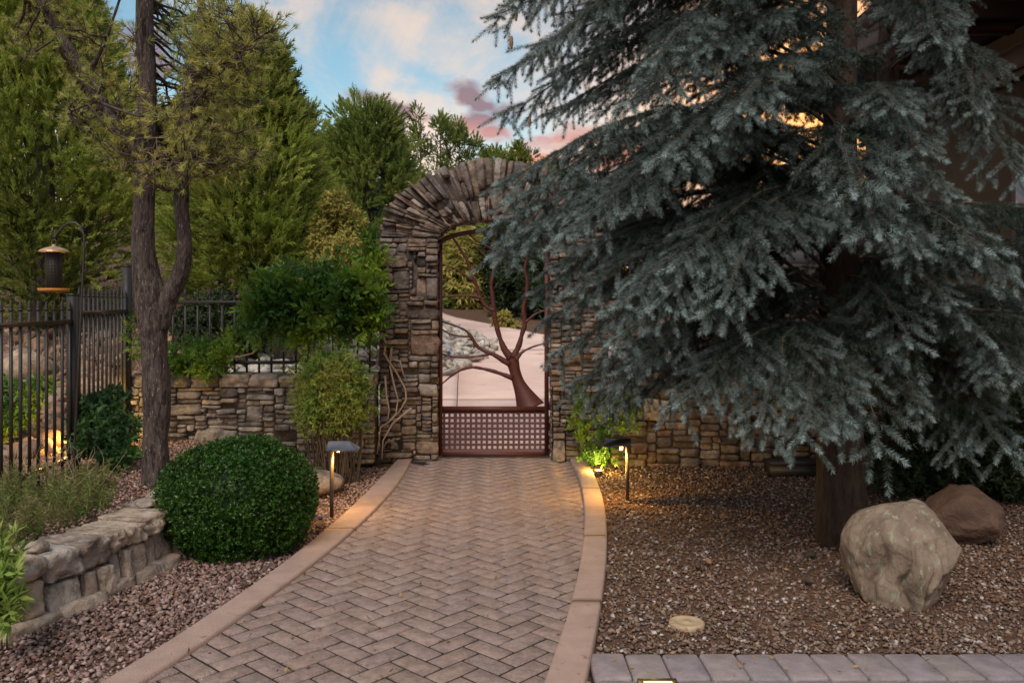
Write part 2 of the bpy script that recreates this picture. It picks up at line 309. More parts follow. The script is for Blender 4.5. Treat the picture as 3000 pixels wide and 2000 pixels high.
M = dict(
 paver=mat('concrete_paver', rnd=[(.30, .212, .18), (.345, .247, .212), (.315, .23, .205), (.36, .258, .22), (.31, .23, .21), (.335, .232, .192)], col2=(1, 1, 1), nscale=26, ndet=9, bump=.8, bscale=110, rough=.9, mr_=(.74, 1.2), spots=((.6, .56, .52), 420, .66, .72)),
 gpaver=mat('grey_paver', rnd=[(.22, .19, .195), (.27, .225, .22), (.24, .20, .22), (.29, .24, .235)], col2=(1, 1, 1), nscale=14, bump=.5, bscale=90, rough=.9, mr_=(.85, 1.15)),
 kerb=mat('pink_concrete', (.43, .30, .25), .88, (.35, .24, .20), nscale=7, ndet=9, bump=.5, bscale=150, spots=((.22, .13, .10), 19, .62, .72)),
 joint=mat('joint_sand', (.020, .015, .012), .95, (.042, .031, .025), nscale=60, bump=.4, bscale=300),
 soil=mat('soil_litter', (.085, .045, .03), .95, (.15, .085, .055), nscale=22, ndet=8, bump=.9, bscale=90, spots=((.20, .13, .09), 60, .58, .66)),
 drive=mat('driveway_concrete', (.80, .58, .51), .85, (.66, .46, .40), nscale=1.3, ndet=9, bump=.3, bscale=60, spots=((.42, .29, .24), 3.1, .60, .78)),
 stone=mat('ledge_stone', rnd=[(.14, .105, .088), (.23, .175, .14), (.10, .083, .08), (.26, .19, .14), (.17, .14, .13), (.075, .06, .057), (.29, .25, .225), (.20, .13, .10), (.145, .125, .13), (.34, .295, .27)], col2=(1, 1, 1), nscale=11, ndet=9, bump=1.0, bscale=30, rough=.9, mr_=(.45, 1.5), spots=((.30, .27, .24), 19, .60, .76)),
 wstone=mat('wall_stone', rnd=[(.24, .20, .175), (.32, .27, .225), (.16, .14, .135), (.34, .27, .21), (.25, .22, .21), (.12, .10, .098), (.36, .32, .29), (.27, .20, .16)], col2=(1, 1, 1), nscale=11, ndet=9, bump=1.0, bscale=30, rough=.9, mr_=(.5, 1.4), spots=((.40, .37, .34), 19, .60, .76)),
 lstone=mat('retaining_stone', rnd=[(.36, .27, .20), (.44, .35, .28), (.24, .185, .155), (.40, .35, .31)], col2=(1, 1, 1), nscale=10, ndet=10, bump=1.0, bscale=36, rough=.9, mr_=(.5, 1.35), spots=((.56, .50, .44), 12, .56, .74)),
 mortar=mat('mortar', (.07, .052, .044), .95, (.11, .085, .07), nscale=12, bump=.8, bscale=60),
 boulder=mat('lichen_boulder', (.13, .095, .072), .92, (.29, .225, .17), nscale=5.5, ndet=10, bump=1.0, bscale=22, spots=((.26, .275, .20), 26, .565, .64), stretch=(1.2, 1.2, .55), obj=True),
 boulder2=mat('brown_boulder', (.085, .05, .036), .92, (.15, .095, .068), nscale=5, ndet=8, bump=1.0, bscale=20, obj=True),
 rrock=mat('river_rock', rnd=[(.42, .38, .33), (.58, .53, .46), (.33, .30, .28), (.50, .42, .33), (.38, .38, .40)], col2=(1, 1, 1), nscale=16, bump=.8, bscale=40, rough=.85),
 hrock=mat('hill_rock', rnd=[(.22, .12, .075), (.30, .19, .13), (.17, .10, .075), (.36, .27, .20)], col2=(1, 1, 1), nscale=8, bump=.9, bscale=30, rough=.9),
 gate=mat('maroon_paint', (.062, .017, .016), .55, (.078, .022, .020), nscale=20, bump=.05, spec=.4),
 iron=mat('black_iron', (.022, .020, .019), .45, (.035, .03, .027), nscale=30, spec=.5),
 bronze=mat('bronze_iron', (.10, .055, .03), .4, (.16, .09, .05), nscale=30, spec=.5, metal=.3),
 copper=mat('copper_sheet', (.62, .40, .24), .35, (.50, .32, .20), nscale=20, metal=.55, spec=.5),
 tray=mat('orange_tray', (.48, .20, .04), .5, (.40, .15, .03), nscale=20),
 mesh=mat('feeder_mesh', (.025, .022, .02), .6, (.045, .035, .028), nscale=120),
 lampmetal=mat('dark_bronze', (.05, .035, .03), .45, (.07, .05, .04), nscale=30, spec=.5),
 lampcap=mat('grey_cap', (.14, .14, .17), .4, (.18, .17, .20), nscale=20, spec=.5, metal=.2),
 bulb=mat('lit_bulb', (1, .8, .4), .4, emit=((1.0, .52, .10), 26.0)),
 glow=mat('lit_lens', (1, .8, .3), .4, emit=((1.0, .72, .18), 2.2)),
 bark=mat('pine_bark', (.016, .011, .010), .95, (.125, .095, .085), nscale=19, ndet=10, bump=1.0, bscale=26, stretch=(1.9, 1.9, .42), ndist=1.2, spots=((.30, .25, .22), 60, .60, .66)),
 sbark=mat('spruce_bark', (.022, .014, .010), .95, (.055, .036, .026), nscale=22, ndet=6, bump=1.0, bscale=50, stretch=(1.3, 1.3, .4)),
 twig=mat('twig', (.055, .042, .034), .9, (.10, .075, .058), nscale=30),
 vinewood=mat('vine_wood', (.28, .21, .17), .9, (.38, .30, .25), nscale=30, bump=.4, stretch=(1, 1, .3)),
 dry=mat('dry_stalk', (.42, .28, .17), .9, (.52, .38, .26), nscale=20),
 drygrass=mat('dry_grass', rnd=[(.40, .29, .20), (.50, .38, .28), (.30, .20, .13), (.46, .36, .27)], rough=.9),
 gravelL=mat('purple_gravel', rnd=[(.13, .07, .055), (.24, .14, .115), (.085, .055, .05), (.36, .23, .19), (.18, .12, .11), (.46, .34, .30), (.11, .06, .05)], rough=.85, bump=.4, bscale=80),
 gravelT=mat('pink_gravel', rnd=[(.36, .21, .16), (.27, .15, .115), (.46, .31, .25), (.22, .13, .10), (.55, .42, .36)], rough=.88, bump=.3, bscale=90),
 gravelR=mat('brown_chips', rnd=[(.17, .10, .068), (.11, .06, .04), (.23, .15, .105), (.13, .09, .075), (.30, .225, .18), (.085, .048, .035), (.50, .44, .41)], rough=.88, bump=.4, bscale=80),  # brown chips, colours darkened to include the shade under the spruce
 cone=mat('spruce_cone', (.24, .13, .07), .8, (.32, .19, .11), nscale=60),
 disc=mat('tan_plastic', (.44, .33, .21), .8, (.34, .25, .16), nscale=12),
 stucco=mat('tan_stucco', (.085, .055, .032), .95, (.07, .045, .027), nscale=3, bump=.4, bscale=60),
 soffit=mat('dark_wood', (.05, .03, .02), .8, (.035, .02, .014), nscale=6, stretch=(1, 8, 8)),
 fascia=mat('trim_paint', (.10, .07, .06), .7, (.11, .08, .065), nscale=5),
 siding=mat('grey_siding', (.15, .15, .17), .8, (.13, .13, .15), nscale=4),
 roof=mat('roof_shingle', (.06, .05, .045), .95, (.09, .075, .065), nscale=9),
 glass=mat('window_glass', (.02, .022, .026), .08, spec=.6),
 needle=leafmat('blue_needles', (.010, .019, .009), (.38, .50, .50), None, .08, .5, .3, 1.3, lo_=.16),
 piny=leafmat('pine_needles', (.20, .20, .04), (.60, .56, .16), (.34, .40, .12), .35, .5),
 cyp=leafmat('cypress_leaf', (.030, .055, .013), (.50, .57, .12), (.27, .35, .06), .45, .6, .2, .8),
 cyp2=leafmat('juniper_leaf', (.032, .062, .020), (.40, .48, .11), (.25, .33, .07), .42, .6, .2, .7),
 yel=leafmat('yellow_shrub', (.22, .20, .045), (.50, .44, .12), (.36, .32, .08), .35, .6),
 dark=leafmat('dark_evergreen', (.014, .026, .012), (.055, .085, .034), (.03, .05, .02), .2, .6),
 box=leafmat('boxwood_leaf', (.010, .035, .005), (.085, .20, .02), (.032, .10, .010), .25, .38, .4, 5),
 vine=leafmat('vine_leaf', (.022, .075, .022), (.13, .27, .05), (.24, .36, .04), .42, .42, .35, 2.2),
 nand=leafmat('nandina_leaf', (.09, .17, .03), (.30, .42, .09), (.34, .36, .09), .35, .45, .3, 5),
 ivy=leafmat('ivy_leaf', (.018, .055, .022), (.06, .14, .045), (.09, .2, .04), .3, .5, .3, 4),
 weed=leafmat('weed_leaf', (.09, .14, .035), (.24, .29, .08), (.30, .25, .12), .35, .6, .2, 5),
)

# ------------------------------------------------------------------ ground
def xw(y): return np.interp(y, [2, 3, 3.77, 4.2, 4.8, 5.6, 6.5], [-3.7, -2.85, -2.32, -2.16, -2.05, -1.98, -1.9])
def gz(x, y):
    x = np.asarray(x, float); y = np.asarray(y, float)
    z = .09*np.clip(y-8.3, 0, 16)+.02*np.clip(y-24.3, 0, 60)
    near = sm(xw(y)-.04, xw(y)-.22, x); far = sm(-1.3, -2.6, x); k = sm(5.0, 6.2, y)
    z = z+.25*(near*(1-k)+far*k)
    z = z+sm(-1.7, -4.2, x)*.17*np.clip(y-8.0, 0, 14)
    z = z+sm(3.5, 9, x)*.05*np.clip(y-9, 0, 20)
    return z
def axis(lo, f0, f1, hi, step):
    fine = np.arange(f0, f1+step/2, step)
    g = [fine[-1]]; s_ = step
    while g[-1] < hi: s_ *= 1.28; g.append(g[-1]+s_)
    h = [fine[0]]; s_ = step
    while h[-1] > lo: s_ *= 1.28; h.append(h[-1]-s_)
    return np.concatenate([np.array(h[:0:-1]), fine, np.array(g[1:])])
gx, gy = axis(-500, -6, 6, 500, .1), axis(-400, 1.5, 12, 900, .1)
XX, YY = np.meshgrid(gx, gy); 
ZZ = gz(XX, YY)-.004+.012*fbm(np.stack([XX.ravel(), YY.ravel(), 0*XX.ravel()], -1), 1.6, 3, 3).reshape(XX.shape)*(np.abs(XX+.1) > 1.15)
Vg = np.stack([XX, YY, ZZ], -1).reshape(-1, 3); nx, ny = len(gx), len(gy)
i_, j_ = np.meshgrid(np.arange(nx-1), np.arange(ny-1)); a_ = j_*nx+i_
put('ground', Vg, np.stack([a_, a_+1, a_+nx+1, a_+nx], -1).reshape(-1, 4), M['soil'], smooth=True, kind='structure')
def clear_of_path(x, y):
    xl = np.interp(y, KY, KLo, left=KLo[0], right=KLo[-1]); xr = np.interp(y, KY, KRo, left=KRo[0], right=KRo[-1])
    return (x < xl) | (x > xr) | (y > 7.9)

# ------------------------------------------------------------------ path edges (pixels measured, then real ground points)
def edge(pts, zt):
    q = np.array([[*G(px, py, zt)][:2] for px, py in pts]); return q[np.argsort(q[:, 1])]
KT = .042
LO = edge([(1157, 1350), (1032, 1473), (934, 1565), (827, 1652), (751, 1706), (558, 1813), (402, 1925), (295, 2000)], KT)
LI = edge([(1200, 1355), (1117, 1469), (1023, 1558), (903, 1662), (848, 1697), (737, 1773), (491, 1940), (410, 2000)], KT)
RI = edge([(1674, 1349), (1701, 1420), (1711, 1492), (1710, 1577), (1690, 1693), (1652, 1813), (1591, 2000)], KT)
RO = edge([(1723, 1355), (1759, 1434), (1777, 1514), (1779, 1590), (1770, 1702), (1750, 1813), (1714, 2000)], KT)
KY = np.linspace(1.7, 7.86, 63)
def cur(E):
    c = np.polyfit(E[:, 1], E[:, 0], 3); y0, y1 = E[0, 1], E[-1, 1]
    yy = np.clip(KY, y0, y1); v = np.polyval(c, yy); d0 = np.polyval(np.polyder(c), y0); d1 = np.polyval(np.polyder(c), y1)
    return v+np.where(KY < y0, (KY-y0)*d0, 0)+np.where(KY > y1, (KY-y1)*d1, 0)
KLo, KLi, KRi, KRo = cur(LO), cur(LI), cur(RI), cur(RO)

path = root('garden_path', (0, 5, 0), None, None); path['kind'] = 'structure'
# bed of the joints
W = .1016
V = []; 
for y, a0, b0 in zip(KY, KLo, KRo): V += [(a0+.03, y, .0165), (b0-.03, y, .0165)]
V += [(-.9, 8.5, .0165), (.62, 8.5, .0165)]
n = len(V)//2
put('joint_bed', V, [[2*i, 2*i+1, 2*i+3, 2*i+2] for i in range(n-1)], M['joint'], path)
# kerbs in cast lengths
def kerb_piece(parent, XO, XI, y0, y1, seed):
    ys = np.arange(y0+.004, y1-.003, .05); ys = np.append(ys, y1-.004)
    r = [] ; sgn = np.sign(XI[0]-XO[0])
    for y in ys:
        o, i = np.interp(y, KY, XO), np.interp(y, KY, XI)
        b = .012*sgn
        r.append([(o, y, -.03), (o, y, KT-.014), (o+b*.35, y, KT-.004), (o+b, y, KT), (i-b, y, KT), (i-b*.35, y, KT-.004), (i, y, KT-.014), (i, y, -.03)])
    r = np.array(r); k = r.shape[1]; V = r.reshape(-1, 3)
    V[:, 2] += .0015*fbm(V, 3, 2, seed)
    A = np.arange(len(ys)-1)[:, None]*k+np.arange(k-1)[None]
    F = np.stack([A, A+1, A+k+1, A+k], -1).reshape(-1, 4)
    caps = [[k*j+q for q in (0, 1, 6, 7)] for j in (0, len(ys)-1)]+[[k*j+q for q in (1, 2, 5, 6)] for j in (0, len(ys)-1)]+[[k*j+q for q in (2, 3, 4, 5)] for j in (0, len(ys)-1)]
    F = np.concatenate([F, np.array(caps)])
    return put('kerb_length', V, F, M['kerb'], parent, smooth=False)
for y0, y1 in ((1.7, 3.02), (3.02, 5.42), (5.42, 7.84)): kerb_piece(path, KLo, KLi, y0, y1, 1)
for y0, y1 in ((1.7, 2.95), (2.95, 4.1), (4.1, 5.25), (5.25, 6.6), (6.6, 7.84)): kerb_piece(path, KRo, KRi, y0, y1, 2)
# herringbone pavers
TOP = .022
def paver_mesh(l, w, h=.05, bv=.005, round_=0):
    b = []; 
    for (dx, z) in ((0, -h), (0, -bv), (bv, 0)):
        b += [(-l/2+dx, -w/2+dx, z), (l/2-dx, -w/2+dx, z), (l/2-dx, w/2-dx, z), (-l/2+dx, w/2-dx, z)]
    F = [[8, 9, 10, 11]]
    for k in (0, 4): F += [[k+i, k+(i+1) % 4, k+4+(i+1) % 4, k+4+i] for i in range(4)]
    return np.array(b, float), np.array(F)
pv, pf = paver_mesh(2*W-.011, W-.011, bv=.004)
pm = me('paver', pv, [pf], mat=M['paver'])
ang = R(45+2.05); ca, sa = math.cos(ang), math.sin(ang)
ox, oy = -.271, 3.394
lst = []
for i in range(-70, 70):
    for j in range(-25, 25):
        for (cu_, cv_, rot) in ((1.0, .5, 0), (2.5, 0.0, 90)):
            u = (cu_+i+2*j)*W; v = (cv_+i-2*j)*W
            x = ox+u*ca-v*sa; y = oy+u*sa+v*ca
            if y < 2.0 or y > 8.42: continue
            if y < 7.84:
                l0, r0 = np.interp(y, KY, (KLo+KLi)/2), np.interp(y, KY, (KRo+KRi)/2)
            else: l0, r0 = -.9, .6
            if y > 7.7: l0, r0 = max(l0, -.72 if y < 8.35 else -.95), min(r0, .42 if y < 8.35 else .7)
            if x < l0 or x > r0: continue
            lst.append((x, y, ang+R(rot)))
def inview(x, y): return abs(x/y*FPX) < 1560 and y > 3.12
lst = [q for q in lst if q[1] > 2.9]
lst.sort(key=lambda q: q[1])
near = [q for q in lst if inview(q[0], q[1])][:300]; nearset = set(near)
for (x, y, r_) in near:
    o = link('paver', pm, path, (x, y-5, TOP+random.uniform(-.0015, .0015)))
    o.rotation_euler = (random.uniform(-.006, .006), random.uniform(-.006, .006), r_+random.uniform(-.008, .008))
rest = [q for q in lst if q not in nearset]
pos = np.array([(q[0], q[1], TOP+random.uniform(-.0015, .0015)) for q in rest]); an = np.array([q[2] for q in rest])
Rm = np.zeros((len(rest), 3, 3)); Rm[:, 0, 0] = Rm[:, 1, 1] = np.cos(an); Rm[:, 0, 1] = -np.sin(an); Rm[:, 1, 0] = np.sin(an); Rm[:, 2, 2] = 1
V, F, T = scat(pv, pf, pos, Rm, np.ones(len(rest)), rng.random(len(rest)))
o = put('distant_pavers', V, F, M['paver'], path, T, kind='stuff')
print('pavers', len(near), len(rest))

# border course of large pavers lower right
patio = root('paver_border', (2, 3.3, 0), None, None); patio['kind'] = 'structure'
b = B(); yb = 3.565
def rowp(y0, y1, x0, n, w, sh, seed):
    for k in range(n):
        xa = x0+k*w; l, d = w-.005, (y1-y0)-.005
        n8 = []; rr = .014
        for (cx, cy, a0) in ((l/2-rr, d/2-rr, 0), (-l/2+rr, d/2-rr, 90), (-l/2+rr, -d/2+rr, 180), (l/2-rr, -d/2+rr, 270)):
            for q in (0, 45, 90): n8.append((cx+rr*math.cos(R(a0+q)), cy+rr*math.sin(R(a0+q))))
        n8 = np.array(n8); ring = []
        for (s_, z) in ((1, -.05), (1, -.010), (.965, -.003), (.92, 0)):
            ring.append(np.c_[n8*s_, np.full(12, z)])
        V = np.concatenate(ring+[np.array([[0, 0, .0005]])]); F4 = []
        for r_ in range(3): F4 += [[r_*12+i, r_*12+(i+1) % 12, (r_+1)*12+(i+1) % 12, (r_+1)*12+i] for i in range(12)]
        F3 = [[36+i, 36+(i+1) % 12, 48] for i in range(12)]
        tz = TOP-.004+random.uniform(-.002, .002)
        o = link('border_paver', me('border_paver', V, [np.array(F4), np.array(F3)], mat=M['gpaver']), patio, (xa+w/2-2, (y0+y1)/2-3.3, tz))
        o.rotation_euler = (random.uniform(-.006, .006), random.uniform(-.006, .006), random.uniform(-.008, .008)+R(1.4))
PW = .1505
x0 = (1724-1500)/FPX*3.45
rowp(3.30, 3.548, x0+.005, 14, PW, 0, 1)
rowp(3.05, 3.298, x0+.02, 1, PW, 0, 2); rowp(3.05, 3.298, x0+.02+2*PW, 11, PW, 0, 2)
bb = B().box((x0+1.25, 3.15, -.035), (2.5, .84, .07)); bb.put('bed', M['joint'], patio)
lx = x0+.02+1.5*PW
rl = root('recessed_light', (lx, 3.188, TOP), 'lit yellow rectangular light set flush in the grey paver border', 'recessed light')
bb = B()
for dx, dy, lx_, ly_ in ((0, .099, .15, .022), (0, -.105, .15, .035), (-.064, 0, .022, .175), (.064, 0, .022, .175)): bb.box((lx+dx, 3.188+dy, TOP-.012), (lx_-.002, ly_, .026))
bb.put('frame', M['lampmetal'], rl)
B().box((lx, 3.188, TOP-.012), (.106, .175, .022)).put('lens', M['glow'], rl)
ld = bpy.data.lights.new('recessed_lamp', 'POINT'); ld.energy = .12; ld.color = (1, .62, .15); ld.shadow_soft_size = .03
lo = bpy.data.objects.new('recessed_lamp', ld); COL.objects.link(lo); lo.parent = rl; lo.location = (0, 0, .04)

# ------------------------------------------------------------------ stone laying
def gridbox(nx, ny, nz):
    idx = {}; V = []; F = []
    def vid(i, j, k):
        if (i, j, k) not in idx: idx[(i, j, k)] = len(V); V.append((2*i/nx-1, 2*j/ny-1, 2*k/nz-1))
        return idx[(i, j, k)]
    for i in range(nx):
        for j in range(ny):
            F.append([vid(i, j, 0), vid(i, j+1, 0), vid(i+1, j+1, 0), vid(i+1, j, 0)]); F.append([vid(i, j, nz), vid(i+1, j, nz), vid(i+1, j+1, nz), vid(i, j+1, nz)])
    for i in range(nx):
        for k in range(nz):
            F.append([vid(i, 0, k), vid(i+1, 0, k), vid(i+1, 0, k+1), vid(i, 0, k+1)]); F.append([vid(i, ny, k), vid(i, ny, k+1), vid(i+1, ny, k+1), vid(i+1, ny, k)])
    for j in range(ny):
        for k in range(nz):
            F.append([vid(0, j, k), vid(0, j, k+1), vid(0, j+1, k+1), vid(0, j+1, k)]); F.append([vid(nx, j, k), vid(nx, j+1, k), vid(nx, j+1, k+1), vid(nx, j, k+1)])
    return np.array(V, float), np.array(F)
GBV, GBF = gridbox(5, 3, 3); GBV2, GBF2 = gridbox(11, 8, 5)
def stone(parent, mp, u0, u1, v0, v1, w0, w1, material, seed, name='stone', rnd=.28, big=False, amp=1.0):
    """irregular stone filling [u0,u1]x[v0,v1], from depth w0 to proud w1, mapped to world by MP(u,v,w)"""
    p, F = (GBV2, GBF2) if big else (GBV, GBF)
    l2 = np.linalg.norm(p, axis=1); li = np.abs(p).max(1)
    q = p*((1-rnd)+rnd*1.15*li/(l2+1e-9))[:, None]
    su, sv, sw = (u1-u0)/2, (v1-v0)/2, (w1-w0)/2
    s_ = min(su, sv); r = np.random.default_rng(seed)
    A = np.stack([fbm(p, 1.1, 3, seed), fbm(p, 1.2, 3, seed+1), fbm(p, 1.4, 3, seed+2)], -1)
    q = q*np.array([su, sv, sw])+A*np.array([.22*s_+.004, .20*s_, .35*sw])*amp
    if big: q = q+np.stack([fbm(p, 4.2, 3, seed+3), fbm(p, 4.2, 3, seed+4), fbm(p, 3.6, 3, seed+5)*1.6], -1)*.055*s_
    tl = r.uniform(-.03, .03)*amp; u, v, w = q[:, 0], q[:, 1]+q[:, 0]*tl*1.5, q[:, 2]
    P_ = mp((u0+u1)/2+u, (v0+v1)/2+v, (w0+w1)/2+w)
    return put(name, P_, [F], material, parent)
def pack(U, Vv, wr, hr, seed, pre=(), res=.01, skip=None):
    """fill a U x V rectangle with rectangles, courses kept loosely level"""
    r = np.random.default_rng(seed); nu, nv = int(round(U/res)), int(round(Vv/res)); occ = np.zeros((nv, nu), bool); out = []
    for (a0, a1, b0, b1) in pre:
        occ[int(b0/res):int(b1/res), int(a0/res):int(a1/res)] = True; out.append((a0, a1, b0, b1))
    for j in range(nv):
        i = 0
        while i < nu:
            if occ[j, i]: i += 1; continue
            run = 0
            while i+run < nu and not occ[j, i+run]: run += 1
            w = int(r.uniform(*wr)/res)
            if r.random() < .25: w = int(w*.55)
            if run-w < wr[0]/res*.6: w = run
            w = max(1, min(w, run)); h = int(max(1, round(r.choice(hr)/res)))
            hh = 0
            while hh < h and j+hh < nv and not occ[j+hh, i:i+w].any(): hh += 1
            if nv-(j+hh) <= 2: 
                while j+hh < nv and not occ[j+hh, i:i+w].any(): hh += 1
            occ[j:j+hh, i:i+w] = True
            out.append((i*res, (i+w)*res, j*res, (j+hh)*res)); i += w
    return out
def lay(parent, mp, rects, material, seed, g=.011, proud=(-.004, .068), deep=-.03, **k):
    for n_, (a0, a1, b0, b1) in enumerate(rects):
        if (a1-a0) < .02 or (b1-b0) < .015: continue
        rr = random.Random(seed*991+n_); gg = g*rr.uniform(.4, 1.4); gv = min(g, (b1-b0)*.18)
        big = (a1-a0)*(b1-b0) > .022
        stone(parent, mp, a0+gg/2, a1-gg/2, b0+gv/2, b1-gv/2, deep, rr.uniform(*proud), material, seed*1000+n_, big=big, **k)
HR = [.03, .03, .04, .04, .05, .05, .06, .07, .09]

# ------------------------------------------------------------------ arch
YF = 7.85; SC = FPX/YF; CX = (1448-1500)/SC
def zpx(y): return CH-(y-HY)/SC
arch = root('stone_arch', (CX, YF+.2, 0), 'tall rustic archway of thin brown ledge stones around the maroon gate', 'archway')
TH = .40
AI, BI, ZI = .516, zpx(638)-zpx(694), zpx(694)
AO, BO, ZO = 1.035, zpx(472)-zpx(694), zpx(694)
# core
b = B()
for sg_ in (-1, 1): B().box((CX+sg_*.78, YF+TH/2, ZI/2), (.50, TH, ZI)).put('mortar_core', M['mortar'], arch)
def ringpt(t, r_, grow=0):
    """t 0..1 left to right over the arch, r_ 0 inner .. 1 outer"""
    th = math.pi*(1-t); c, s_ = np.cos(th), np.sin(th); e_ = 1.0
    xi, zi = AI*np.sign(c)*np.abs(c)**1.0, ZI+BI*s_
    xo = AO*np.sign(c)*np.abs(c)**e_; zo = ZO+BO*np.abs(s_)**e_
    return CX+xi+(xo-xi)*r_, zi+(zo-zi)*r_
ts = np.linspace(0, 1, 41); V = []
for t in ts:
    for r_ in (.03, .96):
        x, z = ringpt(t, r_)
        V += [(x, YF, z), (x, YF+TH, z)]
F = []
for k in range(40):
    a0 = 4*k; b0 = 4*k+4
    F += [[a0, b0, b0+2, a0+2], [a0+1, a0+3, b0+3, b0+1], [a0+2, b0+2, b0+3, a0+3], [a0, a0+1, b0+1, b0]]
put('mortar_ring', V, np.array(F), M['mortar'], arch)
def mp_pillar(x0):
    return lambda u, v, w: np.stack([x0+u, YF-w, v], -1)
preL = [(.02, .25, 1.76, 1.88), (.12, .27, 1.56, 1.74), (.33, .42, 1.51, 1.68), (.42, .53, 1.47, 1.68), (.24, .53, 1.30, 1.42), (.28, .53, .97, 1.17), (.33, .53, .08, .20), (.02, .12, 1.62, 1.72), (.30, .345, 1.58, 1.80), (.35, .53, .60, .72), (.0, .2, .12, .24)]
lay(arch, mp_pillar(CX-1.035), pack(.53, 2.03, (.09, .30), HR, 11, preL), M['stone'], 1)
preR = [(.02, .14, .0, .22), (.1, .3, .9, 1.05)]
lay(arch, mp_pillar(CX+.505), pack(.53, 2.03, (.09, .28), [.03, .04, .04, .05, .06], 12, preR), M['stone'], 2)
# jambs (faces of the opening) and soffit
lay(arch, lambda u, v, w: np.stack([CX-.53+w, YF+.03+u, v], -1), pack(TH-.04, 2.0, (.10, .22), HR, 13), M['stone'], 3, proud=(.008, .028))
lay(arch, lambda u, v, w: np.stack([CX+.53-w, YF+.03+u, v], -1), pack(TH-.04, 2.0, (.10, .22), HR, 14), M['stone'], 4, proud=(.008, .028))
lay(arch, lambda u, v, w: np.stack([CX-1.03-w, YF+.02+u, v], -1), pack(TH-.04, 2.1, (.12, .25), [.05, .07, .09], 18), M['stone'], 14, proud=(.008, .02))
# fan of voussoirs: u runs along the arch (0..U), v runs from the inner to the outer edge
U_ = 2.4
def mp_ring(u, v, w):
    t = np.clip(u/U_, 0, 1); x, z = ringpt(t, v/.5); return np.stack([x, YF-w, z], -1)
rr = random.Random(5); u = 0; rects = []
while u < U_-.01:          # inner ring of short stones
    w = min(rr.choice([.055, .065, .08, .10]), U_-u)
    if 1.10 < u < 1.30:
        rects.append((u, u+.30, .025, .27)); rects.append((u, u+.30, -.02, .02)); u += .30; continue
    v1 = .20+rr.uniform(-.05, .05)
    if rr.random() < .35: rects += [(u, u+w, -.02, v1*.5), (u, u+w, v1*.5+.006, v1)]
    else: rects.append((u, u+w, -.02, v1))
    u += w
u = 0
while u < U_-.01:          # outer ring, more and narrower stones
    w = min(rr.choice([.034, .042, .05, .058, .07]), U_-u); big_ = 1.08 < u < 1.40
    v0 = .285 if big_ else .21+rr.uniform(-.06, .05); end = .5+rr.uniform(-.03, .03)
    if rr.random() < .5 and not big_:
        k_ = rr.uniform(.35, .65); vm = v0+(end-v0)*k_; rects += [(u, u+w, v0, vm-.004), (u, u+w, vm+.004, end)]
    else: rects.append((u, u+w, v0, end))
    u += w
for n_, (a0, a1, b0, b1) in enumerate(rects):
    r2 = random.Random(n_+77); sh = r2.uniform(-.05, .05)
    def mpx(u, v, w, sh=sh): return mp_ring(u+sh*(v-.25), v, w)
    stone(arch, mpx, a0+.003, a1-.003, b0, b1, -.03, r2.choice([.0, .012, .02, .03, .05, .075]), M['stone'], 5000+n_, rnd=.22, amp=1.6, big=(a1-a0) > .2)
V, F, T = [], [], []
for n_ in range(36):      # soffit stones
    t0 = (n_+.5)/36; r2 = random.Random(n_+300)
    for yy in (.03, .21):
        def mps(u, v, w, t0=t0, yy=yy):
            x, z = ringpt(np.clip(t0+u, 0, 1), 0.0); return np.stack([x, YF+yy+v, z-w], -1)
        stone(arch, mps, -.012, .012, 0, .165, -.03, r2.uniform(.006, .03), M['stone'], 6000+n_*2+int(yy*10))

# ------------------------------------------------------------------ left garden wall, right wall
YW = 7.55
def wall(name, x0, x1, yf, z0, zt, th, label, seed, pre=(), capw=(.22, .42), m_=None, hr=HR):
    w = root(name, ((x0+x1)/2, yf+th/2, z0), label, 'wall')
    B().box(((x0+x1)/2, yf+th/2, (z0+zt-.06)/2), (x1-x0-.03, th-.03, zt-z0-.04)).put('mortar_core', M['mortar'], w)
    hcap = .11
    rc = pack(x1-x0, zt-z0-hcap, (.10, .34), hr, seed, pre)
    lay(w, lambda u, v, q: np.stack([x0+u, yf+.015-q, z0+v], -1), rc, m_ or M['stone'], seed)
    u = 0; k = 0; r2 = random.Random(seed)
    while u < x1-x0-.02:
        l = min(r2.uniform(*capw), x1-x0-u)
        stone(w, lambda a_, b_, c_: np.stack([x0+a_, yf-.02-c_, zt-hcap+b_], -1), u+.004, u+l-.004, .004, hcap+r2.uniform(-.008, .008), -th-.02, .01, m_ or M['stone'], seed*77+k, rnd=.16, big=True, amp=.6)
        u += l; k += 1
    return w
xl = (384-1500)/FPX*YW; xr = CX-1.04
lw = wall('garden_wall', xl, xr, YW, .05, CH-(1098-HY)/FPX*YW, .36, 'long low garden wall of brown ledge stones left of the archway', 31,
     m_=M['wstone'], pre=[(1.28-.72, 1.28-.34, .06, .30), (1.0, 1.13, .36, .50), (1.62, 1.86, .10, .26), (.30, .62, .42, .52), (.66, .8, .33, .40)])
wall('retaining_wall', CX+1.04, 3.2, 7.7, -.02, .95, .34, 'dark stone garden wall running right from the archway behind the spruce', 41, pre=[(.28, .52, .42, .62)], hr=[.05, .06, .07, .08, .1])

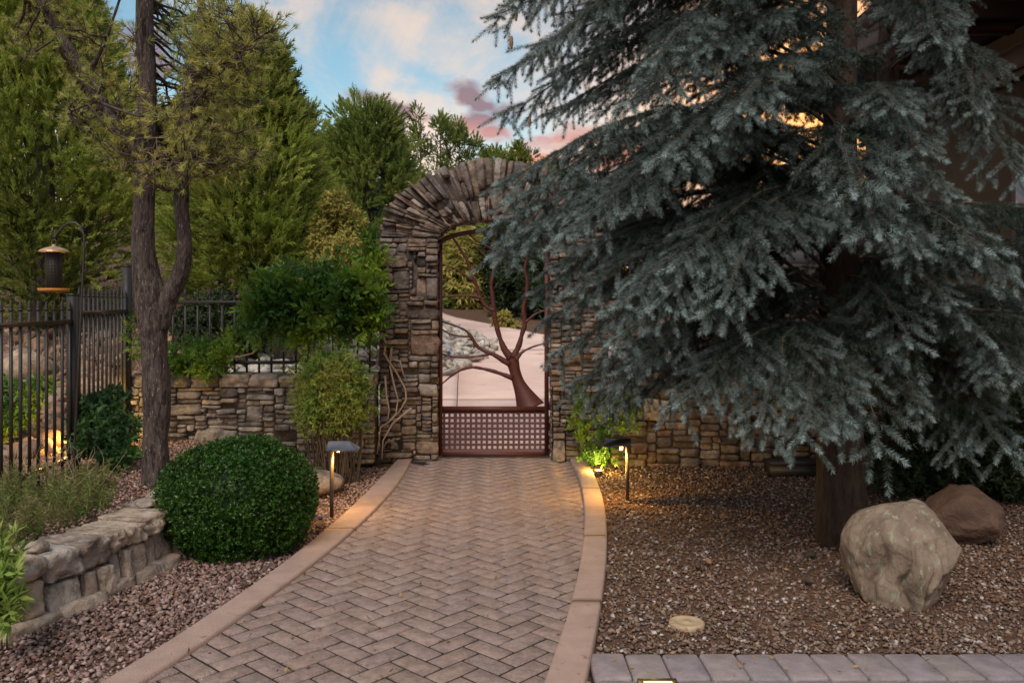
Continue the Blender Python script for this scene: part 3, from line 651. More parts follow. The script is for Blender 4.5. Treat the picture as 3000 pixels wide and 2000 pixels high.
# low retaining wall in the left foreground: stones follow the curve of xw
lowwall = root('low_stone_wall', (-2.2, 4.2, 0), 'low curved retaining wall of pale chunky stones in the left foreground', 'low wall')
ys = np.linspace(2.6, 5.75, 64); pts = np.stack([xw(ys)+.10, ys], -1)
d = np.gradient(pts, axis=0); d /= np.linalg.norm(d, axis=1)[:, None]; nrm = np.stack([d[:, 1], -d[:, 0]], -1)
sarc = np.concatenate([[0], np.cumsum(np.linalg.norm(np.diff(pts, axis=0), axis=1))]); SL = sarc[-1]
def mp_low(u, v, w):
    u = np.clip(u, 0, SL)
    px_, py_ = np.interp(u, sarc, pts[:, 0]), np.interp(u, sarc, pts[:, 1]); nx_, ny_ = np.interp(u, sarc, nrm[:, 0]), np.interp(u, sarc, nrm[:, 1])
    off = w+.05*(1-v/.28)
    return np.stack([px_+nx_*off, py_+ny_*off, v], -1)
b = B(); V = []
for i in range(len(pts)):
    for (off, z) in ((.035, -.05), (-.01, .24), (-.20, .24), (-.20, -.05)): V.append((*(pts[i]+nrm[i]*off), z))
F = [[4*i+a, 4*i+4+a, 4*i+4+(a+1) % 4, 4*i+(a+1) % 4] for i in range(len(pts)-1) for a in range(4)]+[[0, 1, 2, 3], [4*len(pts)-4+q for q in (3, 2, 1, 0)]]
put('mortar_core', V, np.array(F), M['mortar'], lowwall)
u = 0; k = 0; r2 = random.Random(3)
while u < SL-.03:
    l = min(r2.choice([.15, .2, .26, .32]), SL-u); dz = r2.uniform(-.012, .014)
    hl = r2.choice([.09, .11, .13, .15])
    stone(lowwall, mp_low, u+.011, u+l-.011, .29-hl+dz, .29+dz, -.27, r2.uniform(.01, .04), M['lstone'], 900+k, 'cap_stone', rnd=.08, big=True, amp=.75)
    uu = u; 
    while uu < u+l-.02:
        l2 = min(r2.choice([.09, .13, .19]), u+l-uu)
        stone(lowwall, mp_low, uu+.009, uu+l2-.009, .29-hl+dz-.16, .275-hl+dz, -.05, r2.uniform(-.01, .035), M['lstone'], 1900+k*7, rnd=.16, big=True, amp=.7); uu += l2; k += 1
    u += l; k += 1
u = 0
while u < SL-.05:
    l = min(r2.uniform(.2, .45), SL-u)
    stone(lowwall, mp_low, u+.004, u+l-.004, -.05, .05, -.05, r2.uniform(.02, .07), M['lstone'], 2900+k, rnd=.2, big=True); u += l; k += 1

# ------------------------------------------------------------------ rocks
def rock(name, c, r_, seed, m_, parent=None, sub=4, cuts=12, rough=.10, cutd=(.66, .95), fl=-.85, smooth=True, cracks=(), **tags):
    import bmesh
    bm = bmesh.new(); bmesh.ops.create_icosphere(bm, subdivisions=sub, radius=1.0); v = np.array([q.co[:] for q in bm.verts]); f = np.array([[q.index for q in t.verts] for t in bm.faces]); bm.free()
    g = np.random.default_rng(seed); N_ = g.normal(size=(cuts, 3)); N_ /= np.linalg.norm(N_, axis=1)[:, None]; D = g.uniform(*cutd, cuts)
    v = v*(1+.10*fbm(v, 1.0, 2, seed))[:, None]
    for n_, dd in zip(N_, D):
        h = v@n_-dd; v = v-np.where(h > 0, h*.93, 0)[:, None]*n_
    v[:, 2] = np.maximum(v[:, 2], fl)
    nr = v/np.linalg.norm(v, axis=1)[:, None]; v = v+nr*(rough*.5*fbm(v, 2.6, 4, seed+5))[:, None]
    for (x0_, amp_, wd_) in cracks:
        xc = x0_+.10*np.sin(v[:, 2]*3.1+x0_*9)+.04*np.sin(v[:, 2]*9); gsn = np.exp(-((v[:, 0]-xc)/wd_)**2)*(v[:, 1] < .2)*sm(-1, -.3, v[:, 2])*(1-sm(.35, .75, v[:, 2])); v = v-nr*(gsn*amp_)[:, None]
    v = v*np.array(r_)+np.array(c)
    return put(name, v, f, m_, parent, smooth=smooth, base=(c[0], c[1], c[2]-r_[2]*.85), **tags)
o = rock('boulder', (1.91, 4.28, .165), (.29, .27, .31), 12, M['boulder'], sub=6, cuts=14, rough=.20, cutd=(.62, .9), cracks=((-.12, .12, .05), (.10, .10, .035), (-.62, .10, .05), (.45, .05, .04)), label='large upright tan boulder with pale green lichen on the right gravel', cat='boulder')
rock('boulder', (2.71, 5.25, .12), (.25, .22, .23), 23, M['boulder2'], sub=5, rough=.22, cuts=13, cutd=(.5, .85), label='smaller dark brown angular boulder behind the lichen boulder', cat='boulder')
rock('flat_boulder', (-1.62, 6.55, .09), (.33, .28, .11), 31, M['lstone'], label='flat pale slab boulder behind the clipped round bush', cat='boulder')
rock('loose_rock', (*P(112, 1578, 4.02)[:2], .315), (.05, .055, .038), 41, M['lstone'], sub=3, label='small pale rock sitting on top of the low stone wall near its left end', cat='rock')
rock('loose_rock', (*P(440, 1478, 4.95)[:2], .305), (.09, .08, .03), 47, M['lstone'], sub=3, label='flat grey rock on the low wall beside the round bush', cat='rock')

# ------------------------------------------------------------------ gate
YGt = 7.98; SG = FPX/YGt
gate = root('garden_gate', (CX, YGt, 0.05), 'maroon metal arched gate with a cut-out tree above a square lattice panel', 'gate')
def gp(cx, cy): # from the measured drawing of the gate to its plane
    px, py = 1260+cx/2.305, 680+cy/2.305
    return (px-1500)/SG, CH-(py-HY)/SG
xL, xR = gp(69, 0)[0], gp(787, 0)[0]; zB = gp(0, 1497)[1]; zS = gp(0, 80)[1]; zT = gp(0, -30)[1]; zM = gp(0, 1192)[1]; bw = .040
B().box((xL, YGt, (zB+zS)/2), (bw, .038, zS-zB+.02)).put('stile', M['gate'], gate)
B().box((xR, YGt, (zB+zS)/2), (bw, .038, zS-zB+.02)).put('stile', M['gate'], gate)
B().box(((xL+xR)/2, YGt, zB), (xR-xL-bw-.001, .036, .036)).put('bottom_rail', M['gate'], gate)
B().box(((xL+xR)/2, YGt, zM), (xR-xL-bw-.001, .036, .044)).put('middle_rail', M['gate'], gate)
th = np.linspace(0, 1, 31); xs = xL-bw/2+(xR-xL+bw)*th; zs = zS+(zT-zS)*np.sqrt(np.clip(1-((th-.5)*2)**2*.985, 0, 1))-.03
V = []; 
for i in range(31):
    a0 = np.array([xs[max(i-1, 0)], zs[max(i-1, 0)]]); b0 = np.array([xs[min(i+1, 30)], zs[min(i+1, 30)]]); t = b0-a0; t /= np.linalg.norm(t); n_ = np.array([-t[1], t[0]])*bw/2
    for dy in (-.021, .021):
        for s_ in (-1, 1): V.append((xs[i]+n_[0]*s_, YGt+dy, zs[i]+n_[1]*s_))
F = [];
for i in range(30):
    a0 = 4*i; c0 = a0+4
    for p_, q_ in ((0, 1), (1, 3), (3, 2), (2, 0)): F.append([a0+p_, a0+q_, c0+q_, c0+p_])
F += [[0, 2, 3, 1], [120, 121, 123, 122]]
put('arched_top_rail', V, np.array(F), M['gate'], gate)
# lattice plate with square holes
x0, x1 = xL+bw/2, xR-bw/2; pit = .0492; hole = .0275; z0, z1 = zB+.018, zM-.022
cx0 = gp(113, 0)[0]; cz0 = gp(0, 1452)[1]
xs_ = [x0]; 
for k in range(-1, 20):
    for s_ in (-1, 1):
        q = cx0+k*pit+s_*hole/2
        if x0+.002 < q < x1-.002: xs_.append(q)
xs_.append(x1); zs_ = [z0]
for k in range(7): zs_ += [cz0+k*pit-hole/2, cz0+k*pit+hole/2]
zs_.append(z1)
def inhole(v, c, n_): 
    k = round((v-c)/pit); return abs(v-c-k*pit) < hole/2 and (n_ is None or 0 <= k < n_)
idx = {}; V = []; F = []
def vv(i, j, s_):
    if (i, j, s_) not in idx: idx[(i, j, s_)] = len(V); V.append((xs_[i], YGt+s_*.004, zs_[j]))
    return idx[(i, j, s_)]
solid = {}
for i in range(len(xs_)-1):
    for j in range(len(zs_)-1):
        solid[i, j] = not (inhole((xs_[i]+xs_[i+1])/2, cx0, None) and inhole((zs_[j]+zs_[j+1])/2, cz0, 7))
for (i, j), s_ in solid.items():
    if not s_: continue
    F.append([vv(i, j, -1), vv(i+1, j, -1), vv(i+1, j+1, -1), vv(i, j+1, -1)]); F.append([vv(i, j, 1), vv(i, j+1, 1), vv(i+1, j+1, 1), vv(i+1, j, 1)])
    for (di, dj, e1, e2) in ((-1, 0, (i, j), (i, j+1)), (1, 0, (i+1, j), (i+1, j+1)), (0, -1, (i, j), (i+1, j)), (0, 1, (i, j+1), (i+1, j+1))):
        if not solid.get((i+di, j+dj), False): F.append([vv(*e1, -1), vv(*e2, -1), vv(*e2, 1), vv(*e1, 1)])
put('lattice_panel', V, np.array(F), M['gate'], gate)
# the steel tree
def plate(bd, pts, k):
    q = np.array([[*gp(p[0], p[1]), p[2]/2.305/SG/2] for p in pts]); 
    m_ = 5; t = np.linspace(0, len(q)-1, (len(q)-1)*m_+1); i0 = np.minimum(t.astype(int), len(q)-2); f = t-i0
    def cr(c):
        e_ = np.concatenate([[2*c[0]-c[1]], c, [2*c[-1]-c[-2]]]); a0, b0, c0, d0 = e_[i0], e_[i0+1], e_[i0+2], e_[i0+3]
        return .5*((2*b0)+(-a0+c0)*f+(2*a0-5*b0+4*c0-d0)*f*f+(-a0+3*b0-3*c0+d0)*f**3)
    x, z, w = cr(q[:, 0]), cr(q[:, 1]), cr(q[:, 2]); w = w*(1+(.10*np.sin(t*5.1+k)+.06*np.sin(t*11+k*2))*(w < .03))
    tx, tz = np.gradient(x), np.gradient(z); l = np.hypot(tx, tz)+1e-9; nx_, nz_ = -tz/l, tx/l; hd = .003+.0004*k
    V = np.stack([np.stack([x+s_*w*nx_, np.full(len(x), YGt+dy), z+s_*w*nz_], -1) for s_, dy in ((-1, -hd), (1, -hd), (1, hd), (-1, hd))], 1).reshape(-1, 3)
    n_ = len(x); A = np.arange(n_-1)[:, None]*4+np.arange(4)[None]; A2 = np.arange(n_-1)[:, None]*4+(np.arange(4)[None]+1) % 4
    bd.add(V, np.concatenate([np.stack([A, A2, A2+4, A+4], -1).reshape(-1, 4), [[0, 3, 2, 1], [4*n_-4, 4*n_-3, 4*n_-2, 4*n_-1]]]))
bd = B(); br = [
 [(678, 1192, 205), (655, 1140, 158), (622, 1070, 108), (595, 1010, 82), (574, 940, 74), (560, 880, 84), (553, 835, 84)],
 [(548, 850, 60), (505, 795, 44), (474, 720, 32), (448, 630, 32), (432, 540, 30), (422, 440, 28), (412, 350, 26), (430, 260, 24), (432, 160, 22), (432, 60, 20), (428, -20, 18)],
 [(438, 530, 22), (385, 505, 24), (340, 445, 26), (315, 365, 26), (275, 285, 26), (255, 200, 22), (205, 115, 16), (155, 40, 14), (140, 10, 12)],
 [(345, 445, 18), (300, 432, 16), (180, 428, 14), (85, 438, 12)],
 [(290, 330, 18), (210, 270, 12), (150, 238, 10), (85, 220, 8)],
 [(432, 125, 20), (380, 92, 14), (310, 58, 11), (262, 12, 10), (255, -10, 10)],
 [(438, 182, 18), (380, 165, 10), (340, 130, 7), (322, 100, 5)],
 [(430, 120, 16), (480, 105, 14), (520, 62, 12), (545, 20, 10), (560, -12, 9)],
 [(560, 850, 52), (600, 765, 36), (620, 690, 30), (640, 615, 32), (630, 520, 28), (650, 420, 26), (656, 330, 22), (640, 250, 18), (655, 150, 15), (620, 60, 12), (600, 10, 10)],
 [(645, 608, 20), (695, 565, 15), (740, 540, 12), (785, 528, 10)],
 [(580, 862, 36), (620, 812, 18), (690, 775, 12), (785, 748, 10)],
 [(540, 895, 40), (440, 832, 30), (380, 808, 24), (320, 772, 22), (280, 712, 24), (245, 668, 15), (190, 640, 12), (80, 603, 10)],
 [(270, 706, 12), (190, 700, 12), (130, 684, 10), (80, 656, 9)],
 [(395, 825, 18), (300, 840, 12), (180, 845, 12), (80, 822, 10)],
 [(560, 985, 34), (440, 942, 24), (350, 920, 20), (290, 912, 18), (220, 925, 18), (150, 965, 14), (75, 1028, 8)]]
for k, q in enumerate(br): plate(bd, q, k)
bd.put('cutout_tree', M['gate'], gate)
for zz_ in (gp(0, 605)[1], zB+.15): B().box((xL-.04, YGt+.01, zz_), (.05, .02, .035)).tube([(xL-.026, YGt+.01, zz_-.03), (xL-.026, YGt+.01, zz_+.03)], .009).put('hinge', M['gate'], gate)
B().box((xR+.028, YGt, gp(0, 1290)[1]), (.018, .03, .13)).box((xR+.026, YGt-.03, gp(0, 1275)[1]), (.022, .03, .03)).put('latch', M['gate'], gate)

# ------------------------------------------------------------------ driveway and rocks beyond the gate
drv = root('driveway', (0, 12, 0), None, None); drv['kind'] = 'structure'
def slab(xa, xb, ya, yb, n_=10, m2=14):
    """xa, xb, ya, yb: functions or numbers"""
    fx = lambda f, y: f(y) if callable(f) else f
    V = []
    for j in range(m2+1):
        for i in range(n_+1):
            s_, t = i/n_, j/m2
            xm = (fx(xa, 12)+(fx(xb, 12)-fx(xa, 12))*s_); y1 = fx(yb, xm); y0 = fx(ya, xm); y = y0+(y1-y0)*t
            x = fx(xa, y)+(fx(xb, y)-fx(xa, y))*s_; V.append((x, y, float(gz(x, y))+.014))
    V = np.array(V); k = n_+1
    F = [[j*k+i, j*k+i+1, (j+1)*k+i+1, (j+1)*k+i] for j in range(m2) for i in range(n_)]
    rim = [i for i in range(k)]+[j*k+n_ for j in range(1, m2+1)]+[m2*k+i for i in range(n_-1, -1, -1)]+[j*k for j in range(m2-1, 0, -1)]
    lowr = V[rim]-np.array([0, 0, .05]); V2 = np.concatenate([V, lowr]); nn_ = len(rim); o_ = len(V)
    F += [[rim[i], o_+i, o_+(i+1) % nn_, rim[(i+1) % nn_]] for i in range(nn_)]
    put('concrete_slab', V2, np.array(F), M['drive'], drv, smooth=False)
yfar = lambda x: float(np.interp(x, [-9, -1.84, .73, 2, 6], [27, 22.3, 17.4, 15.6, 12.5]))
dg = lambda y: -.60-.055*(y-9.3)
slab(-1.6, lambda y: dg(y)-.006, 8.44, 10.86); slab(lambda y: dg(y)+.006, 5, 8.44, 10.86)
slab(-1.75, lambda y: dg(y)-.006, 10.875, 15.2); slab(lambda y: dg(y)+.006, 5, 10.875, 15.2)
slab(lambda y: -1.2-.06*(y-9), 5, 15.215, yfar, 24, 16)
def pile(name, pts_fn, n_, rr_, m_, seed, label, cat='rock pile', parts=300, h=0.0, flat=.7):
    w = root(name, (0, 12, 0), label, cat); g = np.random.default_rng(seed)
    pos = pts_fn(n_, g); d_ = np.hypot(pos[:, 0], pos[:, 1]); o_ = np.argsort(d_); pos = pos[o_]
    protos = []
    for k in range(6):
        import bmesh
        bm = bmesh.new(); bmesh.ops.create_icosphere(bm, subdivisions=2, radius=1.0); v = np.array([q.co[:] for q in bm.verts]); f = np.array([[q.index for q in t.verts] for t in bm.faces]); bm.free()
        N_ = g.normal(size=(14, 3)); N_ /= np.linalg.norm(N_, axis=1)[:, None]
        for n2, dd in zip(N_, g.uniform(.34, .74, 14)):
            hh = v@n2-dd; v = v-np.where(hh > 0, hh, 0)[:, None]*n2
        v *= np.array([1, g.uniform(.6, .9), g.uniform(.4, .7)]); protos.append((v, f, me('rock', v, [f], mat=m_)))
    for p_ in pos[:parts]:
        o = link('rock', protos[g.integers(6)][2], w, (p_[0], p_[1]-12, p_[2])); s_ = g.uniform(*rr_); o.scale = (s_, s_, s_)
        o.rotation_euler = (g.uniform(-.7, .7), g.uniform(-.7, .7), g.uniform(0, 6.3))
    if len(pos) > parts:
        q = pos[parts:]; g2 = g.integers(0, 6, len(q)); bb = B()
        for k in range(6):
            s2 = q[g2 == k]
            if len(s2): bb.add(*(lambda r_: (r_[0], [r_[1]], r_[2]))(scat(protos[k][0], protos[k][1], s2, frames(g.normal(size=(len(s2), 3))+np.array([0, 0, 2.5]), g.uniform(0, 6, len(s2))), g.uniform(*rr_, len(s2)), g.random(len(s2)))))
        bb.put('small_rocks', m_, w, kind='stuff')
    return w
def island(n_, g):
    t = g.random((n_*4, 2)); y = 11.9+t[:, 0]*5.2; x = -2.7+t[:, 1]*2.7
    edge_ = np.interp(y, [11.9, 12.2, 13.4, 15.2, 16.5, 18.5], [-1.9, -1.12, -.6, -.16, -.55, -1.6])
    ok = x < edge_; x, y, e_ = x[ok][:n_], y[ok][:n_], edge_[ok][:n_]
    hgt = .34*np.minimum(1, (e_-x)/.9)*sm(11.8, 13.2, y)
    return np.stack([x, y, gz(x, y)+.03+hgt], -1)
pile('rock_island', island, 620, (.07, .20), M['rrock'], 5, 'island of pale angular landscape rocks on the driveway seen through the gate')

# ------------------------------------------------------------------ iron fences
def picket_mesh(h, w=.016, style='point'):
    b = B()
    b.box((0, 0, h/2), (w, w, h))
    if style == 'point':
        b.box((0, 0, h), (w*1.35, w*1.35, .014))
        b.lathe((0, 0, h), [(w*.62, .006), (w*.72, .022), (w*.3, .05), (.0008, .066)], 6)
    else:
        b.box((0, 0, h-.01), (w*1.2, w*1.2, .012))
        b.lathe((0, 0, h), [(w*.45, 0), (w*.98, .028), (w*.5, .06), (.0008, .082)], 4)
    return b
def fence(name, a0, a1, zr, posts, h0f, label, rails, m_, style, sp=.11, off=.05, endposts=()):
    a0, a1 = np.array(a0, float), np.array(a1, float); L_ = np.linalg.norm(a1-a0); u = (a1-a0)/L_; rz = math.atan2(u[1], u[0])
    f = root(name, (a0[0], a0[1], float(gz(a0[0], a0[1]))), label, 'fence', 'iron fence sections')
    n_ = int((L_-.08)/sp); z0 = h0f
    V, F, T = picket_mesh(zr-z0, .016, style).get(); pmesh = me('picket', V, F, mat=M['iron'])
    for k in range(n_+1):
        q = a0+u*(off+k*(L_-2*off)/n_)
        o = link('picket', pmesh, f, (q[0]-a0[0], q[1]-a0[1], z0-org(f)[2])); o.rotation_euler[2] = rz
    for z in rails:
        c = (a0+a1)/2; B().box((*c, z), (L_, .032, .030), rz).put('rail', m_, f)
    for (t, zt) in endposts:
        q = a0+u*L_*t; b = B().box((*q, (z0-.1+zt)/2), (.062, .062, zt-z0+.1), rz).box((*q, zt+.006), (.068, .068, .012), rz); b.put('post', M['iron'], f)
    return f
M['rail_lit'] = mat('warm_lit_iron', (.05, .032, .022), .35, (.07, .045, .03), nscale=30, spec=.6)  # warmer copy of the iron: orange lamp light on the rails put into colour
fence('iron_fence', (-2.98, 4.3), (-3.10, 6.12), 1.405, 0, .26, 'black iron fence section nearest the camera at the far left edge', [1.315, .36], M['rail_lit'], 'point', endposts=((0, 1.5), (1, 1.50)))
fence('iron_fence', (-3.11, 6.20), (-3.34, 7.52), 1.50, 0, .30, 'black iron fence section between the square post and the end of the stone wall', [1.375, .42], M['rail_lit'], 'point', endposts=((1, 1.76),))
zt_ = CH-(1098-HY)/FPX*YW
fence('iron_fence', (-3.30, YW+.2), (xr-.02, YW+.2), 1.50, 0, zt_-.02, 'black iron fence with spear tips standing on top of the garden wall', [1.452, .915], M['iron'], 'spear', endposts=())

# ------------------------------------------------------------------ bird feeder and its pole
yp = 5.72; p0 = P(213, 1400, yp); zg = float(gz(p0.x, yp))
pole = root('shepherds_hook', (p0.x, yp, zg), 'tall black shepherd hook pole curving over at the top, holding a bird feeder', 'hook pole')
tp = P(247, 720, yp); pts = [(p0.x, yp, zg-.1), *[tuple(Vector((p0.x, yp, zg)).lerp(tp, t)) for t in (.1, .3, .5, .7, .9)]]
for (px, py) in ((247, 720), (246, 690), (238, 665), (222, 653), (202, 653), (184, 664), (168, 684), (160, 696)): pts.append(tuple(P(px, py, yp)))
for (px, py) in ((154, 692), (153, 680), (155, 666)): pts.append(tuple(P(px, py, yp)))
B().tube(pts, .0075, 8).put('pole', M['iron'], pole, smooth=True)
fx = P(158, 733, yp)
fd = root('bird_feeder', (fx.x, yp, fx.z-.28), 'tube bird feeder with copper dome roof and orange seed tray', 'bird feeder')
B().lathe((fx.x, yp, fx.z), [(.001, .040), (.012, .038), (.014, .026), (.05, .017), (.082, .003), (.094, -.008), (.094, -.011), (.08, -.004), (.001, .0)], 28).put('roof', M['copper'], fd, smooth=True)
rt = [(fx.x+.016*math.cos(a), yp, fx.z+.052+.018*math.sin(a)) for a in np.linspace(0, 6.28, 16)]
B().tube(rt, .0028, 6).put('hanging_ring', M['fascia'], fd, smooth=True)
B().lathe((fx.x, yp, fx.z), [(.001, -.01), (.047, -.012), (.047, -.255), (.001, -.255)], 24).put('seed_tube', M['mesh'], fd, smooth=True)
b = B()
for a in np.arange(0, 6.28, 6.28/18): b.tube([(fx.x+.050*math.cos(a), yp+.050*math.sin(a), fx.z-.012), (fx.x+.050*math.cos(a), yp+.050*math.sin(a), fx.z-.255)], .0012, 4, False)
for z in np.arange(-.24, -.02, .02): b.tube([(fx.x+.050*math.cos(a), yp+.050*math.sin(a), fx.z+z) for a in np.linspace(0, 6.28, 20)], .001, 4, False)
b.put('wire_cage', M['iron'], fd)
B().lathe((fx.x, yp, fx.z-.265), [(.001, 0), (.088, .002), (.094, .014), (.098, .014), (.092, -.008), (.001, -.012)], 28).put('tray', M['tray'], fd, smooth=True)

# ------------------------------------------------------------------ path lights
def path_light(x, y, h, side, label, cap, energy, zg=0.0, rot=0.0, bz=0.0):
    t = root('path_light', (x, y, zg), label, 'path light', 'low garden path lights')
    s_ = side; w = .085
    B().box((x, y, zg+h/2-.03), (.022, .030, h+.06)).put('post', M['lampmetal'], t)
    cx = x+s_*.075; z0 = zg+h-.012; lx_, ly_ = .20, .13; cx = x+s_*(lx_/2-.02)
    V = [(cx-lx_/2, y-ly_/2, z0), (cx+lx_/2, y-ly_/2, z0), (cx+lx_/2, y+ly_/2, z0), (cx-lx_/2, y+ly_/2, z0),
         (cx-s_*.10+0*lx_, y-.028, z0+.05), (cx+s_*.035, y-.028, z0+.05), (cx+s_*.035, y+.028, z0+.05), (cx-s_*.10, y+.028, z0+.05)]
    F = [[0, 1, 5, 4], [1, 2, 6, 5], [2, 3, 7, 6], [3, 0, 4, 7], [4, 5, 6, 7]] if s_ > 0 else [[0, 1, 4, 5], [1, 2, 7, 4], [2, 3, 6, 7], [3, 0, 5, 6], [4, 5, 6, 7]]
    V2 = V+[(p_[0], p_[1], p_[2]-.007) for p_ in V[:4]]
    F += [[0, 1, 9, 8], [1, 2, 10, 9], [2, 3, 11, 10], [3, 0, 8, 11]]
    put('lamp_shade', V2, np.array(F), cap, t)
    bx = x+s_*.045
    B().tube([(bx, y, z0-.004), (bx, y, z0+.02)], .012, 8).put('socket', M['lampmetal'], t)
    B().lathe((bx, y-.002, z0-.02+bz), [(.0005, -.020), (.008, -.016), (.011, -.004), (.010, .010), (.006, .018)], 10).put('bulb', M['bulb'], t, smooth=True)
    ld = bpy.data.lights.new('lamp', 'POINT'); ld.energy = energy; ld.color = (1, .56, .13); ld.shadow_soft_size = .015
    lo = bpy.data.objects.new('lamp', ld); COL.objects.link(lo); lo.parent = t; lo.location = (s_*.045, 0, h-.062)
    return t
plx = G(972, 1510, .02); path_light(plx.x, plx.y, .48, 1, 'lit garden light with pale grey cap beside the clipped round bush', M['lampcap'], 5.5, bz=.018)
prx = G(1838, 1462, .02); path_light(prx.x, prx.y, .43, -1, 'glowing garden light in the gravel right of the path in front of the ivy', M['lampmetal'], 11)
wx, wy, wz = -3.585, 7.02, .29
wl_ = root('assumed_ground_light', (wx, wy, wz), 'low round garden light behind the square fence post, lighting the rock bank', 'garden light')  # assumed fixture, itself unseen: added for the yellow glow on the rocks
B().lathe((wx, wy, wz), [(.001, -.06), (.045, -.06), (.052, .03), (.048, .036), (.044, .03), (.001, .028)], 20).put('housing', M['lampmetal'], wl_, smooth=True)
B().lathe((wx, wy, wz+.03), [(.001, .002), (.042, .002), (.042, 0), (.001, 0)], 20).put('lens', M['glow'], wl_)
ld = bpy.data.lights.new('assumed_ground_lamp', 'POINT'); ld.energy = 15; ld.color = (1, .60, .13); ld.shadow_soft_size = .03
lo = bpy.data.objects.new('assumed_ground_lamp', ld); COL.objects.link(lo); lo.parent = wl_; lo.location = (0, 0, .12)

dcp = G(2012, 1815, .02)
o = B().lathe((dcp.x, dcp.y, .006), [(.001, .010), (.012, .0105), (.013, .0075), (.054, .0075), (.056, .010), (.074, .009), (.080, .003), (.081, -.03)], 40).put('valve_cover', M['disc'], None, smooth=False, base=(dcp.x, dcp.y, 0), label='round tan plastic valve cover lying in the right gravel', cat='valve cover')
# ================================================================== vegetation templates
def tri_blades(specs):
    """specs: list of (root point, direction, length, width, roll) -> one thin triangle each"""
    V = []; F = []
    for (p, d_, l, w, ro) in specs:
        d_ = np.array(d_, float); d_ /= np.linalg.norm(d_); up = np.array([0, 0, 1.]) if abs(d_[2]) < .9 else np.array([1., 0, 0])
        a = np.cross(up, d_); a /= np.linalg.norm(a); c = np.cross(d_, a); a = a*math.cos(ro)+c*math.sin(ro)
        p = np.array(p, float); k = len(V); V += [p-a*w/2, p+a*w/2, p+d_*l]; F.append([k, k+1, k+2])
    return np.array(V), np.array(F)
def t_plume(seed, n=13):
    r = random.Random(seed); sp = [((0, 0, .0), (0, 0, 1), 1.0, .10, r.uniform(0, 3))]
    for i in range(n):
        z = .05+.8*i/n; a = i*2.4+r.uniform(-.4, .4); l = .42*(1-z*.55)*r.uniform(.8, 1.2)
        sp.append(((0, 0, z), (math.cos(a)*.62, math.sin(a)*.45, .8), l, .10, r.uniform(0, 3)))
    return tri_blades(sp)
def t_tuft(seed, n=26, w=.05):
    r = random.Random(seed); sp = []
    for i in range(n):
        a = r.uniform(0, 6.28); k = r.uniform(.15, 1.15)
        sp.append(((0, 0, r.uniform(-.35, .1)), (math.cos(a)*k, math.sin(a)*k, r.uniform(.5, 1)), r.uniform(.75, 1.05), w, r.uniform(0, 3)))
    return tri_blades(sp)
def leaf_at(V, F, p, d_, n_, l, w, cup=.12):
    d_ = np.array(d_, float); d_ /= np.linalg.norm(d_)+1e-9; n_ = np.array(n_, float); n_ = n_-d_*(n_@d_); n_ /= np.linalg.norm(n_)+1e-9; a = np.cross(d_, n_)
    p = np.array(p, float); k = len(V)
    V += [p, p+d_*l*.45+a*w/2+n_*cup*w, p+d_*l-n_*l*.08, p+d_*l*.45-a*w/2+n_*cup*w]; F += [[k, k+1, k+2], [k, k+2, k+3]]
def t_sprig(seed, n=6, w=.42, l=(.55, .85)):
    r = random.Random(seed); V, F = [], []
    for i in range(n):
        a = i*2.1+r.uniform(-.4, .4); k = r.uniform(.5, 1.3); z = i/n*.45
        leaf_at(V, F, (0, 0, z), (math.cos(a)*k, math.sin(a)*k, .7), (0, 0, 1), r.uniform(*l), r.uniform(*l)*w)
    return np.array(V), np.array(F)
def t_frond(seed, pairs=4, lw=.42, ll=.34):
    r = random.Random(seed); V, F = [], []
    def ax(t): return np.array([0, -.28*t*t, t*.92])
    for i in range(pairs):
        t = .22+.68*i/pairs; p = ax(t)
        for s_ in (-1, 1): leaf_at(V, F, p, (s_*.85, -.25+r.uniform(-.25, .1), .55), (0, 1, .2), ll*r.uniform(.85, 1.15), ll*lw, .15)
    leaf_at(V, F, ax(.93), (0, -.45, .8), (0, 1, .3), ll*1.1, ll*lw)
    k = len(V); V += [ax(0)-[.008, 0, 0], ax(0)+[.008, 0, 0], ax(.5)+[.006, 0, 0], ax(.5)-[.006, 0, 0], ax(.95)]
    F += [[k, k+1, k+2], [k, k+2, k+3], [k+3, k+2, k+4]]
    return np.array(V), np.array(F)
PL = [t_plume(i) for i in range(4)]; TU = [t_tuft(i) for i in range(4)]; SPG = [t_sprig(i) for i in range(4)]; FR = [t_frond(i) for i in range(4)]
NSP = [t_sprig(i+10, 7, .24, (.7, 1.1)) for i in range(4)]; BSP = [t_sprig(i+20, 7, .45, (.6, .9)) for i in range(4)]
def leaves(name, parent, mat_, tmpl, pos, D, size, tint, seed, **tags):
    g = np.random.default_rng(seed); k = g.integers(0, len(tmpl), len(pos)); bb = B(); roll = g.uniform(0, 6.28, len(pos))
    for i, (tv, tf) in enumerate(tmpl):
        s_ = k == i
        if not s_.any(): continue
        V, F, T = scat(tv, tf, pos[s_], frames(D[s_], roll[s_]), size[s_], tint[s_]); bb.add(V, [F], T)
    V, F, T = bb.get(); return put(name, V, F, mat_, parent, T, **tags)
def clump_pts(cen, rad, per, g, outward=None, up=.5, shell=(.55, 1.0), flat=1.0, jit=.5):
    """points over the surfaces of many small clumps; returns positions, directions, clump index"""
    K = len(cen); n = K*per; ci = np.repeat(np.arange(K), per); u = g.normal(size=(n, 3)); u /= np.linalg.norm(u, axis=1)[:, None]
    r_ = g.uniform(*shell, n)**.6; sc_ = np.stack([rad[ci], rad[ci], rad[ci]*flat], -1)
    pos = cen[ci]+u*r_[:, None]*sc_; D = u+np.array([0, 0, up])+g.normal(size=(n, 3))*jit*.5
    if outward is not None: D = D+outward[ci]*.9
    return pos, D, ci
